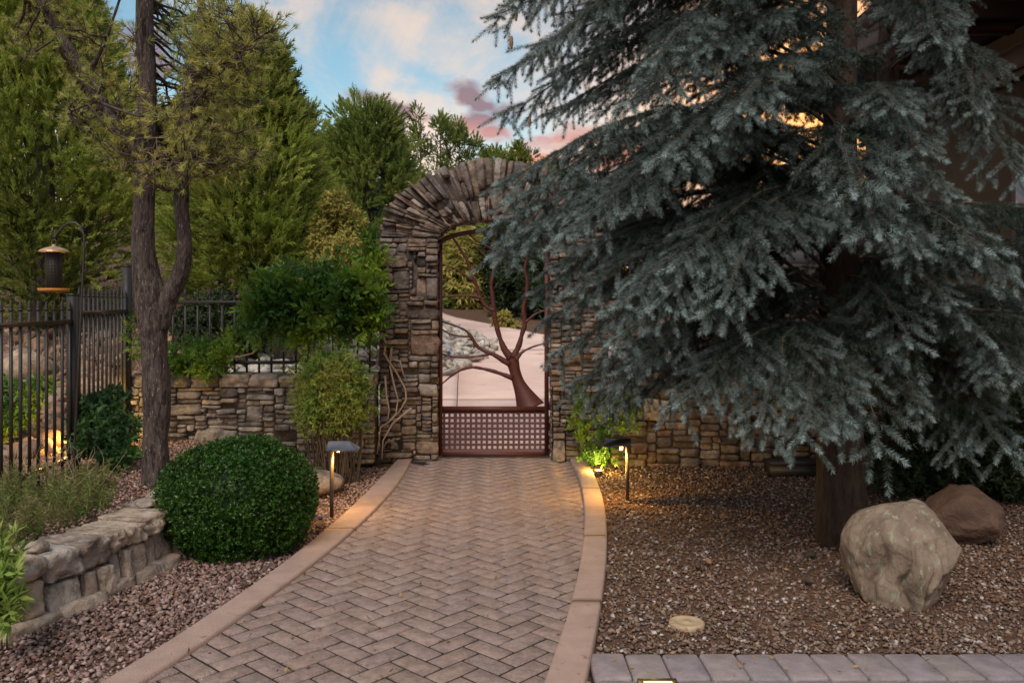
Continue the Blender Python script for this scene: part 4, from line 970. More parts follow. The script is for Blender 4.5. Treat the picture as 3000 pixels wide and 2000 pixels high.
def conifer(name, c, h0, h1, rmax, prof, K, per, tmpl, size, mat_, seed, label, cat='tree', group=None, clump=(.25, .45), up=.9, flat=1.5, bark='bark', trunk_r=.12, lean=0, front=.0, shell=(.5, 1)):
    g = np.random.default_rng(seed); z0 = float(gz(c[0], c[1])); t = root(name, (c[0], c[1], z0), label, cat, group)
    zz = g.random(K)**.9; a = g.uniform(0, 2*math.pi, K)
    rr_ = rmax*prof(zz)*(1+.16*np.sin(a*3+seed)+.12*np.sin(a*5+zz*9))*g.uniform(.55, 1.0, K)**.5
    cen = np.stack([c[0]+rr_*np.cos(a)+lean*zz, c[1]+rr_*np.sin(a), h0+(h1-h0)*zz+g.uniform(-.1, .1, K)], -1)
    if front: cen = cen[(cen[:, 1] < c[1]+front*rmax)]
    rad = g.uniform(*clump, len(cen))*(1-.45*(cen[:, 2]-h0)/(h1-h0)); ow = cen-np.array([c[0], c[1], 0]); ow[:, 2] = 0; ow /= (np.linalg.norm(ow, axis=1)[:, None]+.2)
    pos, D, ci = clump_pts(cen, rad, per, g, ow, up, shell, flat)
    ct = g.uniform(.05, .85, len(cen))**1.1; tint = np.clip(ct[ci]+g.normal(0, .17, len(ci)), 0, 1)
    leaves('crown', t, M[mat_], tmpl, pos, D, g.uniform(*size, len(pos)), tint, seed+1)
    b = B(); hz = np.linspace(z0-.2, h0+(h1-h0)*.92, 8)
    b.tube([(c[0]+lean*max(0, (z-h0)/(h1-h0)), c[1], z) for z in hz], np.linspace(trunk_r, trunk_r*.15, 8), 8, rough=.1, seed=seed)
    b.put('trunk', M[bark], t, smooth=True)
    b = B(); o_ = g.permutation(len(cen))[:min(26, len(cen))]
    for i in o_:
        q = cen[i]; zb = max(z0+.3, q[2]-np.hypot(q[0]-c[0], q[1]-c[1])*.5); mid = np.array([c[0]+(q[0]-c[0])*.5, c[1]+(q[1]-c[1])*.5, zb+(q[2]-zb)*.35])
        b.tube([(c[0], c[1], zb), mid, q], [trunk_r*.3, trunk_r*.2, .008], 5, False)
    b.put('limbs', M[bark], t, kind='stuff')
    return t
cone_ = lambda z: np.clip(1-z, 0, 1)**.75*(np.minimum(1, .45+z*3))
egg = lambda z: np.sqrt(np.clip(1-(2*z-.85)**2/1.35, .02, 1))
col = lambda z: np.clip((1-z)*3, .15, 1)**.6

# ------------------------------------------------------------------ trees of the garden beyond
def px_tree(px, Y, top, bot, hw): c = P(px, 886, Y); return (c.x, Y), P(0, bot, Y).z, P(0, top, Y).z, hw/FPX*Y
def T(name, px, Y, top, bot, hw, prof, K, per, tm, size, mt, seed, label, **k):
    c, h0, h1, r_ = px_tree(px, Y, top, bot, hw); return conifer(name, c, h0, h1, r_, prof, K, per, tm, size, mt, seed, label, **k)
T('cypress_tree', 130, 11.3, -160, 800, 300, cone_, 120, 90, PL, (.16, .27), 'cyp', 21, 'broad dark green cypress behind the bird feeder', trunk_r=.2, clump=(.32, .6), flat=1.7)
T('cypress_tree', -230, 13, -300, 780, 330, cone_, 90, 50, PL, (.17, .28), 'cyp', 22, 'dark cypress at the left edge, behind the broad one', trunk_r=.2, clump=(.3, .5))
T('cypress_tree', 742, 10.6, 150, 830, 225, lambda z: np.clip(1.0-z, 0, 1)**.72*np.minimum(1, .6+z*1.6), 120, 90, PL, (.15, .25), 'cyp', 23, 'bright yellow green cypress with a pointed top beside the open sky', trunk_r=.16, clump=(.26, .5), front=.5, flat=1.7)
T('juniper_tree', 1075, 15.5, 315, 900, 178, lambda z: np.clip(1.05-z, 0, 1)**.42, 120, 70, PL, (.15, .26), 'cyp2', 24, 'dark green rounded juniper left of the arch top', clump=(.25, .48), front=.5)
T('juniper_tree', 905, 17, 345, 900, 85, lambda z: np.clip(1.05-z, 0, 1)**.5, 40, 50, PL, (.18, .3), 'cyp2', 25, 'slim green juniper between the bright cypress and the rounded juniper', clump=(.25, .45))
for k, (px, top, hw, Y, K) in enumerate(((1232, 320, 44, 27, 26), (1290, 345, 42, 27.5, 26), (1345, 365, 42, 28, 24), (1388, 410, 28, 28, 14))):
    T('thin_conifer', px, Y, top, 620, hw, col, K, 26, PL, (.17, .3), 'cyp2', 40+k, ['tallest thin conifer above the left of the arch, sky showing through', 'second thin conifer above the arch, right of the tallest', 'third thin conifer above the arch with dense sides', 'small thin conifer at the right end of the row above the arch'][k],
      group='thin conifers behind the arch', clump=(.16, .34), flat=1.3, trunk_r=.07)
for k, (px, top, hw) in enumerate(((1425, 455, 12), (1452, 440, 10), (1478, 445, 11), (1522, 428, 13), (1548, 445, 22), (1500, 470, 30), (1600, 500, 30))):
    T('far_conifer', px, 27, top, 560, hw, col, 9, 22, PL, (.2, .34), 'cyp', 50+k, ['leftmost small conifer top over the arch crest', 'second small conifer top from the left over the arch crest', 'third small conifer top from the left over the arch crest', 'tallest of the small conifer tops over the arch crest', 'bushy small conifer top just right of the tallest over the arch crest', 'wide low conifer top directly behind the arch crest', 'low conifer top right of the arch crest beside the spruce tips'][k], group='far conifer tops over the arch', clump=(.14, .26), flat=1.3, trunk_r=.05)
T('yellow_shrub', 990, 9.9, 600, 850, 58, egg, 44, 80, SPG, (.05, .08), 'yel', 60, 'rounded yellow olive shrub rising behind the climbing vine', cat='shrub', clump=(.16, .26), flat=1, up=.4, trunk_r=.04)
T('olive_shrub', 1338, 23.5, 690, 925, 92, egg, 60, 60, NSP, (.16, .26), 'yel', 61, 'pale yellow green shrub seen through the left side of the gate', cat='shrub', clump=(.3, .55), flat=1, up=.5, trunk_r=.06)
T('olive_shrub', 1452, 24.5, 640, 940, 70, egg, 40, 50, NSP, (.16, .26), 'cyp', 62, 'olive green tree in the middle behind the gate cut-out', cat='shrub', clump=(.3, .55), flat=1, up=.5)
T('dark_shrub', 1560, 21, 600, 960, 110, egg, 70, 50, NSP, (.14, .24), 'dark', 63, 'dark green shrub seen through the right side of the gate', cat='shrub', clump=(.3, .55), flat=1, up=.5)
T('dark_shrub', 1390, 27, 560, 900, 120, egg, 60, 50, NSP, (.16, .3), 'dark', 64, 'dark tree mass filling the top of the gate opening', cat='tree', clump=(.4, .6), flat=1, up=.5)
T('small_shrub', 1487, 18.6, 925, 985, 30, egg, 12, 60, SPG, (.1, .14), 'yel', 65, 'small bright green shrub at the far driveway edge seen through the gate', cat='shrub', clump=(.14, .24), flat=1, trunk_r=.03)
T('small_shrub', 1300, 22.4, 885, 925, 40, egg, 12, 60, SPG, (.1, .16), 'cyp2', 66, 'low green shrub at the far driveway edge by the left gate post', cat='shrub', clump=(.16, .26), flat=1, trunk_r=.03)
T('grey_shrub', 640, 9.6, 880, 1010, 120, egg, 50, 60, SPG, (.045, .07), 'dark', 67, 'low dull green shrub behind the fence on the wall', cat='shrub', clump=(.14, .24), flat=1, trunk_r=.03)
for k, (px, Y, top, hw, mt) in enumerate(((-300, 26, 200, 320, 'cyp'), (250, 24, 250, 320, 'dark'), (620, 25, 330, 260, 'dark'), (930, 24, 480, 200, 'dark'), (1180, 27, 560, 190, 'dark'), (1700, 29, 560, 150, 'dark'), (1900, 30, 590, 170, 'dark'), (2200, 30, 560, 220, 'dark'))):
    T('background_tree', px, Y, top, 930, hw, egg, 64, 42, PL, (.3, .5), mt, 70+k, ['olive green tree on the hill at the far left edge', 'dark tree on the hill behind the broad cypress', 'dark tree on the hill behind the bright cypress', 'dark tree on the hill behind the yellow shrub', 'dark tree behind the left pillar of the arch', 'dark tree behind the right pillar of the arch', 'dark tree glimpsed low behind the blue spruce, nearer the arch', 'dark tree glimpsed low behind the blue spruce, nearer the house'][k], clump=(.5, .9), flat=1.1)

# dry grass on the hillside, boulders, lit rocks beyond the iron fence
g = np.random.default_rng(90); n = 26000
x = g.uniform(-11, -1.9, n); y = 7.9+9*g.random(n)**1.3; pos = np.stack([x, y, gz(x, y)-.01], -1)
bv, bf = tri_blades([((0, 0, 0), (0, 0, 1), 1, .06, 0), ((.1, 0, 0), (.3, .1, 1), .8, .06, 1)])
V, F, Tn = scat(bv, bf, pos, frames(g.normal(size=(n, 3))*.45+[0, 0, 1], g.uniform(0, 6, n)), g.uniform(.05, .15, n), g.random(n)); put('dry_grass', V, F, M['drygrass'], None, Tn, kind='stuff')
def hillr(n_, g):
    y = 6.6+4.6*g.random(n_)**1.2; x = -3.75-(y-6.3)*g.uniform(-.08, .62, n_); return np.stack([x, y, gz(x, y)+.02], -1)
pile('rock_bank', hillr, 330, (.07, .22), M['hrock'], 15, 'bank of orange tan rocks beyond the iron fence, lit by a garden light')
def wallr(n_, g):
    x = g.uniform(-3.3, -1.3, n_); y = g.uniform(8.3, 9.8, n_); return np.stack([x, y, gz(x, y)+.05+.28*sm(8.2, 9.2, y)], -1)
pile('rock_bank', wallr, 230, (.07, .17), M['rrock'], 16, 'bank of pale rocks seen between the fence pickets above the garden wall')
for k, (px, Y, s_, z_) in enumerate(((335, 8.8, .3, .75), (75, 9.6, .34, 1.0), (480, 12, .4, 1.6))):
    c = P(px, 0, Y); rock('hill_boulder', (c.x, Y, float(gz(c.x, Y))+.08), (s_, s_*.8, s_*.7), 60+k, M['hrock'], sub=3, label=['orange boulder on the slope just behind the bird feeder pole', 'tan boulder on the dry slope at the far left', 'pale boulder on the dry slope behind the leaning pine'][k], cat='boulder')

# ------------------------------------------------------------------ the three-stemmed pine
Yp = 5.78; pb = P(462, 1422, Yp); zp = float(gz(pb.x, Yp))
pine = root('pine_tree', (pb.x, Yp, zp), 'rough barked pine forking into several stems left of the round bush', 'tree')
def stem(pts, seed, nm='trunk'):
    q = np.array([[*P(a, b_, Yp+dy)[:], r_*.87/2/FPX*(Yp+dy)] for (a, b_, dy, r_) in pts]); t = np.linspace(0, len(q)-1, (len(q)-1)*14+1); i = np.minimum(t.astype(int), len(q)-2); f = (t-i)[:, None]
    e_ = np.concatenate([[2*q[0]-q[1]], q, [2*q[-1]-q[-2]]]); a0, b0, c0, d0 = e_[i], e_[i+1], e_[i+2], e_[i+3]
    s_ = .5*(2*b0+(-a0+c0)*f+(2*a0-5*b0+4*c0-d0)*f*f+(-a0+3*b0-3*c0+d0)*f**3)
    B().tube(s_[:, :3], s_[:, 3], 44, rough=.2, seed=seed).put(nm, M['bark'], pine, smooth=True); return s_
S = []
S.append(stem([(459, 1440, 0, 100), (456, 1330, 0, 88), (458, 1150, 0, 90), (452, 1000, 0, 86), (442, 880, 0, 108), (424, 780, 0, 84), (420, 640, 0, 74), (428, 450, 0, 66), (432, 250, 0, 60), (424, 60, 0, 56), (430, -200, 0, 46), (425, -500, 0, 30)], 1))
S.append(stem([(470, 960, 0, 60), (492, 880, -.01, 64), (528, 800, -.04, 58), (540, 720, -.05, 54), (530, 600, -.06, 52), (533, 470, -.06, 46), (548, 330, -.05, 40), (566, 190, -.05, 34), (586, 60, -.05, 28), (600, -120, -.1, 20)], 2))
S.append(stem([(420, 470, .02, 40), (392, 432, .0, 42), (330, 352, -.04, 38), (270, 250, -.07, 36), (215, 165, -.1, 34), (160, 75, -.12, 32), (110, -10, -.15, 30), (60, -120, -.2, 24)], 3))
S.append(stem([(540, 300, -.05, 14), (600, 270, -.2, 13), (640, 220, -.35, 10), (720, 140, -.5, 7), (790, 90, -.6, 4)], 4, 'limb'))
S.append(stem([(255, 225, -.05, 18), (300, 140, -.15, 14), (330, 60, -.2, 10), (370, -60, -.25, 8)], 5, 'limb'))
S.append(stem([(420, 380, 0, 14), (360, 330, -.25, 12), (290, 300, -.45, 9), (200, 330, -.6, 6)], 6, 'limb'))
allS = np.concatenate([s_[:, :3] for s_ in S])
g = np.random.default_rng(33); tw = B(); tp_, td_, tc_ = [], [], []
regs = [((520, 430), (170, 110), 46), ((650, 330), (150, 120), 44), ((700, 120), (130, 110), 32), ((420, 470), (150, 60), 22), ((560, 120), (140, 110), 30), ((330, 200), (130, 150), 26), ((150, 120), (130, 130), 26), ((640, 470), (150, 60), 24), ((250, 330), (90, 80), 12), ((500, -60), (400, 80), 26)]
for (cx, cy), (rx, ry), n_ in regs:
    for _ in range(int(n_*(1.05 if cx > 500 else .74))):
        a = g.uniform(0, 6.28); r_ = math.sqrt(g.random()); tgt = np.array(P(cx+rx*r_*math.cos(a), cy+ry*r_*math.sin(a), Yp+(g.uniform(.05, 1.0) if g.random() < .72 else g.uniform(-.7, .0))))
        cand = allS[allS[:, 2] < tgt[2]+.25]; d_ = np.linalg.norm(cand-tgt, axis=1); s0 = cand[np.argmin(d_+g.random(len(d_))*.15)]
        L_ = np.linalg.norm(tgt-s0); mid = (s0+tgt)/2+np.array([0, 0, -.10*L_])+g.normal(0, .04, 3)
        q = [s0*(1-t)**2+2*mid*t*(1-t)+tgt*t*t+g.normal(0, .012, 3)*(0 < t < 1) for t in np.linspace(0, 1, 7)]
        tw.tube(q, np.linspace(.007+.006*L_, .0025, 7), 5, False)
        for t in np.linspace(.35, 1, 6):
            base = s0*(1-t)**2+2*mid*t*(1-t)+tgt*t*t
            for _k in range(2):
                dd = g.normal(size=3)*.8+np.array([0, 0, .55])+(tgt-s0)/L_*.6; dd /= np.linalg.norm(dd); l = g.uniform(.05, .16); e1 = base+dd*l
                tw.tube([base, base+dd*l*.5+g.normal(0, .006, 3), e1], [.003, .0025, .0018], 3, False)
                for m_ in range(1): tp_.append(e1-dd*m_*.03); td_.append(dd+g.normal(0, .25, 3)); tc_.append(g.uniform(0, 1)*.5+.25+.25*math.sin(cx*.01+cy*.02))
tw.put('twigs', M['twig'], pine, kind='stuff')
tp_, td_, tc_ = np.array(tp_), np.array(td_), np.clip(np.array(tc_)+g.normal(0, .12, len(tc_)), 0, 1)
PT = [t_tuft(i+50, 20, .075) for i in range(4)]
leaves('crown', pine, M['piny'], PT, tp_, td_, g.uniform(.04, .068, len(tp_)), tc_, 34)
# dead grey twigs drooping from the fork
tw = B()
for _ in range(46):
    s0 = np.array(P(g.uniform(400, 640), g.uniform(400, 480), Yp+g.uniform(-.3, .1))); q = [s0]
    d_ = np.array([g.uniform(-1, 1), g.uniform(-.6, .3), g.uniform(-.5, .4)])
    for _k in range(6): d_ = d_*.8+g.normal(0, .35, 3)+[0, 0, -.12]; q.append(q[-1]+d_/np.linalg.norm(d_)*.05)
    tw.tube(q, np.linspace(.0035, .001, 7), 3, False)
tw.put('dead_twigs', M['vinewood'], pine, kind='stuff')

# ------------------------------------------------------------------ blue spruces
def brush(seed, n=48, L_=.05, w=.0025):
    r = random.Random(seed); sp = []
    for i in range(n):
        a = i*2.399+r.uniform(-.2, .2); z = L_*i/n; fw = r.uniform(.45, .95)
        sp.append(((math.cos(a)*.002, math.sin(a)*.002, z), (math.cos(a), math.sin(a), fw), r.uniform(.021, .027), w, r.uniform(0, 3)))
    return tri_blades(sp)
def brush_tip(seed, n=30):
    r = random.Random(seed); sp = []
    for i in range(n): a = i*2.399; k = r.uniform(.1, 1.0); sp.append(((0, 0, r.uniform(-.006, .006)), (math.cos(a)*k, math.sin(a)*k, 1), r.uniform(.018, .025), .0025, r.uniform(0, 3)))
    return tri_blades(sp)
BR = [brush(i) for i in range(3)]; BT = brush_tip(9)
tt_b = [np.tile([0, 0, .22], len(t[0])//3) for t in BR]
def bough_mesh(Lb, seed, arch=.16, sag=.30, dens=1.0):
    g = np.random.default_rng(seed); pos, D, tint = [], [], []; tips, tipD, tipT = [], [], []; b = B()
    def walk(p, d_, l, droop, t0, t1, lift=0):
        """lays brush pieces along a curving twig, returns its points"""
        n_ = max(1, int(round(l/.045))); pts = [p.copy()]; d_ = d_/np.linalg.norm(d_)
        for i in range(n_):
            d2 = d_+np.array([0, 0, -droop*(i+1)/n_+lift*((i+1)/n_)**2])+g.normal(0, .05, 3); d2 /= np.linalg.norm(d2)
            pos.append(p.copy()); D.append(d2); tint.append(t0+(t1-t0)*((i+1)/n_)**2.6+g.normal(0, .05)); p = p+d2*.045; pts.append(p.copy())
        tips.append(p); tipD.append(d2); tipT.append(t1+.12); return pts
    ax = lambda t: np.array([Lb*t, 0, Lb*(arch*math.sin(math.pi*min(1, t*1.05))-sag*(t**2.2)*.45)])
    q = [ax(t)+g.normal(0, .008, 3) for t in np.linspace(0, 1, 14)]; b.tube(q, np.linspace(.005+.005*Lb, .002, 14), 6, False)
    fresh = lambda t: .02+.62*t**1.6  # pale young growth; inner needles also coloured darker as painted crown shade
    t = .20
    while t < .985:
        p = ax(t); fwd = ax(min(1, t+.03))-ax(t-.03); fwd /= np.linalg.norm(fwd)
        for s_ in (-1, 1):
            if g.random() < .07: continue
            ang_ = R(g.uniform(42, 66)); side = np.array([0, s_, 0]); l2 = (Lb*.36*(1-t)**.7+.10)*g.uniform(.7, 1.15)*(min(1, .35+t*1.6))
            d_ = fwd*math.cos(ang_)+side*math.sin(ang_)+np.array([0, 0, g.uniform(-.25, .12)])
            pts = walk(p, d_, l2, .38, .02+.22*t, fresh(t)+.10, .18); b.tube(pts[::2] if len(pts) > 3 else pts, .0022, 3, False)
            nn = len(pts); 
            for j in range(1, nn-1, 2):
                for s2 in (-1, 1):
                    if g.random() > .85*dens: continue
                    f2 = pts[j+1]-pts[j]; f2 /= np.linalg.norm(f2); sd = np.cross(f2, [0, 0, 1.])*s2; a2 = R(g.uniform(35, 62))
                    l3 = g.uniform(.08, .20)*(1.15-.6*j/nn)
                    walk(pts[j], f2*math.cos(a2)+sd*math.sin(a2)+np.array([0, 0, g.uniform(-1.1, .1)]), l3, .45, .0+.2*j/nn, fresh(t)*(.6+.6*j/nn), .1)
        if g.random() < .5*dens: walk(p, np.array([.3, g.uniform(-.4, .4), -1]), g.uniform(.08, .22), .2, .0, .35)
        t += .095/Lb*g.uniform(.8, 1.2)
    walk(ax(.93), ax(1)-ax(.93), Lb*.07+.05, .0, .4, .9)
    for i in range(4, 13):
        d0 = q[i+1]-q[i]; n0 = max(1, int(np.linalg.norm(d0)/.045))
        for j in range(n0): pos.append(q[i]+d0*j/n0); D.append(d0/np.linalg.norm(d0)); tint.append(.08+.3*i/13)
    pos, D, tint = np.array(pos), np.array(D), np.clip(np.array(tint), 0, 1); k = g.integers(0, 3, len(pos)); lb = B(); ro = g.uniform(0, 6.28, len(pos))
    for i in range(3):
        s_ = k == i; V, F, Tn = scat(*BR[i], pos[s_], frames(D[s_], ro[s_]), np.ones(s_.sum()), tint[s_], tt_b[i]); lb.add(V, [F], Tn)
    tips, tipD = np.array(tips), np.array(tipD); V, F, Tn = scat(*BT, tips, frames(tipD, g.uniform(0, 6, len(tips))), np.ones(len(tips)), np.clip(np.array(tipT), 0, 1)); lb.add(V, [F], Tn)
    V1, F1, T1 = lb.get(); V2, F2, T2 = b.get(); n1 = sum(len(f) for f in F1); Fs = F1+[f+len(V1) for f in F2]; n2 = sum(len(f) for f in F2)
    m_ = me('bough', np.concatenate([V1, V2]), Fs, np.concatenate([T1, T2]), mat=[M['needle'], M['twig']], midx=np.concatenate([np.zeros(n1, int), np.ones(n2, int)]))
    return m_, ax(1), n1
BG = {}
ntri = 0
for Lb, sd_, ar, sg in ((.75, 1, .10, .25), (1.1, 2, .16, .35), (1.1, 3, .08, .5), (1.5, 4, .18, .4), (1.5, 5, .10, .55), (1.95, 6, .16, .45), (1.95, 7, .10, .6)):
    m_, tip, n_ = bough_mesh(Lb, sd_, ar, sg, .85); ntri += n_; BG.setdefault(Lb, []).append((m_, tip))
print('bough tris', ntri)
def add_bough(tree, p0, p1, r):
    p0, p1 = Vector(p0), Vector(p1); L_ = (p1-p0).length; Lb = min(BG, key=lambda q: abs(q-L_)); m_, tip = r.choice(BG[Lb])
    s_ = L_/Vector(tip).length; s_ = max(.7, min(1.3, s_)); d = (p1-p0).normalized()
    xa = d; ya = Vector((0, 0, 1)).cross(xa); ya.normalize(); za = xa.cross(ya)
    tv = Vector(tip).normalized(); q0 = Matrix((tv, Vector((0, 1, 0)), tv.cross(Vector((0, 1, 0))))).transposed()
    A = Matrix((xa, ya, xa.cross(ya))).transposed()
    Rr = A@q0.inverted(); o = link('branch', m_, tree); t0 = Vector(org(tree))
    Rr = Rr@Matrix.Rotation(r.uniform(-.25, .25), 3, 'X')
    o.matrix_local = Matrix.Translation(p0-t0)@Rr.to_4x4()@Matrix.Diagonal((s_, s_*r.choice((-1, 1)), s_, 1))
    return o
def spruce(c, H, R0, trunk_r, label, explicit, seed, z_lo=.8, n_=100, skip=None, reach=None):
    t = root('spruce_tree', (c[0], c[1], 0), label, 'tree', 'blue spruces'); r = random.Random(seed)
    pts = [(c[0]-.02*math.sin(z), c[1], z) for z in np.linspace(-.15, H, 26)]; rad = [trunk_r*(1+.25*max(0, .35-z[2]))*max(.06, 1-z[2]/H) for z in pts]
    B().tube(pts, rad, 30, rough=.09, seed=seed).put('trunk', M['sbark'], t, smooth=True)
    for i in range(n_):
        f = (i+.5)/n_; z = z_lo+(H*.93-z_lo)*f**1.25; az = i*2.39996+r.uniform(-.3, .3)
        L_ = R0*(1-z/H)**.62*r.uniform(.82, 1.08); up = -.12+.45*f+r.uniform(-.1, .1)
        ca_, sa_ = math.cos(az), math.sin(az)
        if reach: L_ *= reach(ca_, sa_, z)
        if skip and skip(ca_, sa_, z): continue
        p0 = (c[0]+ca_*.06, c[1]+sa_*.06, z); add_bough(t, p0, (c[0]+ca_*L_, c[1]+sa_*L_, z+L_*up), r)
    for (px, py, Y, z0) in explicit:
        q = P(px, py, Y); dx, dy = q.x-c[0], q.y-c[1]; l = math.hypot(dx, dy)
        if l > 2.3:      # far tips hang on a longer limb: start the bough part way out
            k = 1-2.15/l; st = (c[0]+dx*k, c[1]+dy*k, z0)
            B().tube([(c[0], c[1], z0-.1), st], [.03, .02], 6, False).put('limb', M['sbark'], t)
        else: st = (c[0]+dx/l*.05, c[1]+dy/l*.05, z0)
        add_bough(t, st, q, r)
    return t
ex = [ # tip pixel, its depth, height where the bough leaves the trunk
 (1440, 75, 5.6, 3.3), (1436, 235, 5.5, 3.0), (1462, 345, 5.4, 2.75), (1500, 20, 5.0, 3.3), (1560, 150, 4.7, 3.2), (1590, 330, 5.6, 2.6), (1640, 470, 5.9, 2.3),
 (1452, 535, 5.3, 2.2), (1475, 600, 5.0, 2.15), (1443, 672, 5.0, 2.05), (1438, 748, 4.85, 1.95), (1500, 700, 4.7, 2.05), (1560, 860, 5.0, 1.7), (1610, 930, 5.2, 1.5), (1650, 1020, 5.0, 1.3), (1680, 1130, 5.1, 1.1), (1790, 1190, 5.2, 1.0), (1700, 860, 4.4, 1.75),
 (1640, 690, 4.3, 2.1), (1780, 620, 4.4, 2.2), (1860, 300, 4.2, 2.75), (1870, 200, 4.3, 3.0), (1930, 455, 4.05, 2.5), (2060, 150, 4.3, 2.95), (2130, 330, 4.0, 2.7),
 (1770, 905, 4.05, 1.75), (1930, 900, 4.0, 1.85), (2100, 890, 3.95, 1.85), (2000, 790, 4.1, 2.0), (1990, 1190, 4.2, 1.2), (2090, 1130, 4.4, 1.15), (2200, 1240, 4.1, 1.15), (2330, 1285, 3.95, 1.15), (2450, 1240, 4.1, 1.2), (2570, 1310, 4.4, 1.2), (2700, 1190, 4.6, 1.3),
 (2640, 325, 4.2, 2.6), (2700, 440, 4.4, 2.5), (2480, 560, 4.0, 2.3), (2560, 680, 4.0, 2.1), (2700, 740, 4.2, 2.0), (2880, 730, 4.4, 2.05), (2980, 830, 4.5, 1.9), (2780, 880, 4.6, 1.7), (2900, 1000, 4.6, 1.6), (2780, 570, 4.6, 2.2), (2660, 1000, 4.4, 1.6), (1850, 1080, 4.5, 1.35), (1760, 1010, 4.6, 1.5)]
def skip1(ca_, sa_, z): return (sa_ < -.4 and .9 < z < 2.9) or (ca_ > .05 and sa_ < .5 and z > 2.5) or (ca_ > .25 and z > 1.95 and sa_ < .6)
def reach1(ca_, sa_, z): return (.72 if sa_ < -.45 else 1.0)*((.72 if z > 2.2 else .95) if ca_ > .2 else (.72 if z < 1.5 else 1.0))
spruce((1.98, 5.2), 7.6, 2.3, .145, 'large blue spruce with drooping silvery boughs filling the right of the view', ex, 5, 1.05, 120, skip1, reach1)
ex2 = [(2900, 330, 5.2, 3.2), (2980, 520, 5.2, 2.9), (2760, 60, 5.4, 3.6), (2850, 1130, 5.2, 1.1), (2950, 1320, 5.0, .95), (2800, 1330, 5.2, .95), (3010, 1100, 4.9, 1.3), (2780, 120, 5.0, 3.5)]
spruce((2.86, 6.6), 8.0, 1.9, .13, 'second darker spruce standing behind and right of the large one near the house', ex2, 8, .9, 44, lambda c_, s_, z: s_ > .8 or z > 1.9, lambda c_, s_, z: .75 if c_ > .4 else 1)
# cones hanging from the outer boughs
cv = B()
def cone(px, py, Y, l, label):
    q = P(px, py, Y); prof = [(.001, 0), (.007, -.004), (.013, -.02), (.0145, -.04), (.012, -.065), (.005, -.085), (.001, -.09)]; k = l/.09
    b = B(); n_ = 12
    b.lathe(q, [(r_*k*.85, z*k) for r_, z in prof], 10)
    for i in range(44):
        z = -.004-.078*i/44; r_ = np.interp(-z, [0, .02, .04, .065, .085], [.006, .013, .0145, .012, .005])*k; a = i*2.4
        c_ = np.array(q)+[r_*.8*math.cos(a), r_*.8*math.sin(a), z*k]; leaf = [c_+[-.004*math.sin(a), .004*math.cos(a), .004], c_+[.004*math.sin(a), -.004*math.cos(a), .004], c_+[.005*math.cos(a), .005*math.sin(a), -.007]]
        b.add(leaf, np.array([[0, 1, 2]]))
    b.put('spruce_cone', M['cone'], None, base=q, label=label, cat='cone', group='cones hanging on the spruce')
cone(1498, 105, 5.2, .085, 'brown cone hanging against the sky from the top left bough of the spruce'); cone(1512, 30, 5.2, .07, 'slim brown cone, highest against the sky'); cone(1552, 342, 5.3, .06, 'small brown cone hanging below the outer bough beside the sky')

# ------------------------------------------------------------------ clipped round bush
g = np.random.default_rng(44); bc = np.array([-1.62, 5.13, .27]); n = 15000
u = g.normal(size=(n, 3)); u /= np.linalg.norm(u, axis=1)[:, None]; u = u[u[:, 2] > -.68]
bump_ = 1+.05*fbm(u, 3.8, 3, 4)+.055*fbm(u, 1.5, 2, 8)+(g.random(len(u)) < .02)*g.uniform(.03, .1, len(u)); r_ = g.uniform(.84, 1.02, len(u))*bump_
pos = bc+u*r_[:, None]*np.array([.455, .455, .385]); D = u*.7+np.array([0, 0, .5])+g.normal(size=u.shape)*.75
bush = root('boxwood_bush', (bc[0], bc[1], 0), 'clipped round dark green bush beside the path', 'bush')
leaves('foliage', bush, M['box'], BSP, pos, D, g.uniform(.015, .028, len(pos)), np.clip(g.normal(.34, .26, len(pos)), 0, 1), 45)
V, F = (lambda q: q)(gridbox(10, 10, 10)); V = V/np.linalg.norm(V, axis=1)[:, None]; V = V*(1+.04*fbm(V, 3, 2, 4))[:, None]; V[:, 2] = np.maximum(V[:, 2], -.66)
put('inner_foliage', bc+V*np.array([.37, .37, .31]), [F], M['box'], bush, smooth=True)  # added dark solid standing in for the shaded inside of the bush
b = B()
for k in range(9): a = k*.7; b.tube([(bc[0]+.03*math.cos(a), bc[1]+.03*math.sin(a), -.03), (bc[0]+.13*math.cos(a), bc[1]+.13*math.sin(a), .16)], .009, 5)
b.put('stems', M['twig'], bush)

# ------------------------------------------------------------------ upright leafy shrub by the left pillar
g = np.random.default_rng(55); nb = np.array([G(985, 1395, .03).x, 6.95, .03])
nd = root('nandina_shrub', tuple(nb), 'upright shrub of thin brown canes topped with yellow green leaves beside the pillar', 'shrub')
b = B(); pos, D = [], []
for k in range(64):
    a = g.uniform(0, 6.28); r0 = .20*math.sqrt(g.random()); p = nb+[r0*math.cos(a), r0*math.sin(a)*.7, -.03]; top = nb+np.array([(r0+.06)*math.cos(a)*1.1, (r0+.1)*math.sin(a), g.uniform(.62, 1.0)])
    q = [p+(top-p)*t+g.normal(0, .012, 3)*(t > 0) for t in np.linspace(0, 1, 7)]; b.tube(q, np.linspace(g.uniform(.006, .011), .003, 7), 5, False, rough=.1)
    for t in np.linspace(.55, 1, 6):
        c0 = p+(top-p)*t
        for _ in range(9): d_ = g.normal(size=3)+[0, 0, .4]; d_ /= np.linalg.norm(d_); pos.append(c0+d_*g.uniform(.02, .13)); D.append(d_+[0, 0, -.1])
b.put('canes', M['twig'], nd, kind='stuff')
for _ in range(2300):
    u = g.normal(size=3); u /= np.linalg.norm(u); pos.append(nb+np.array([.0, 0, .78])+u*np.array([.25, .24, .235])*g.uniform(.7, 1)); D.append(u+g.normal(size=3)*.4+[0, 0, .2])
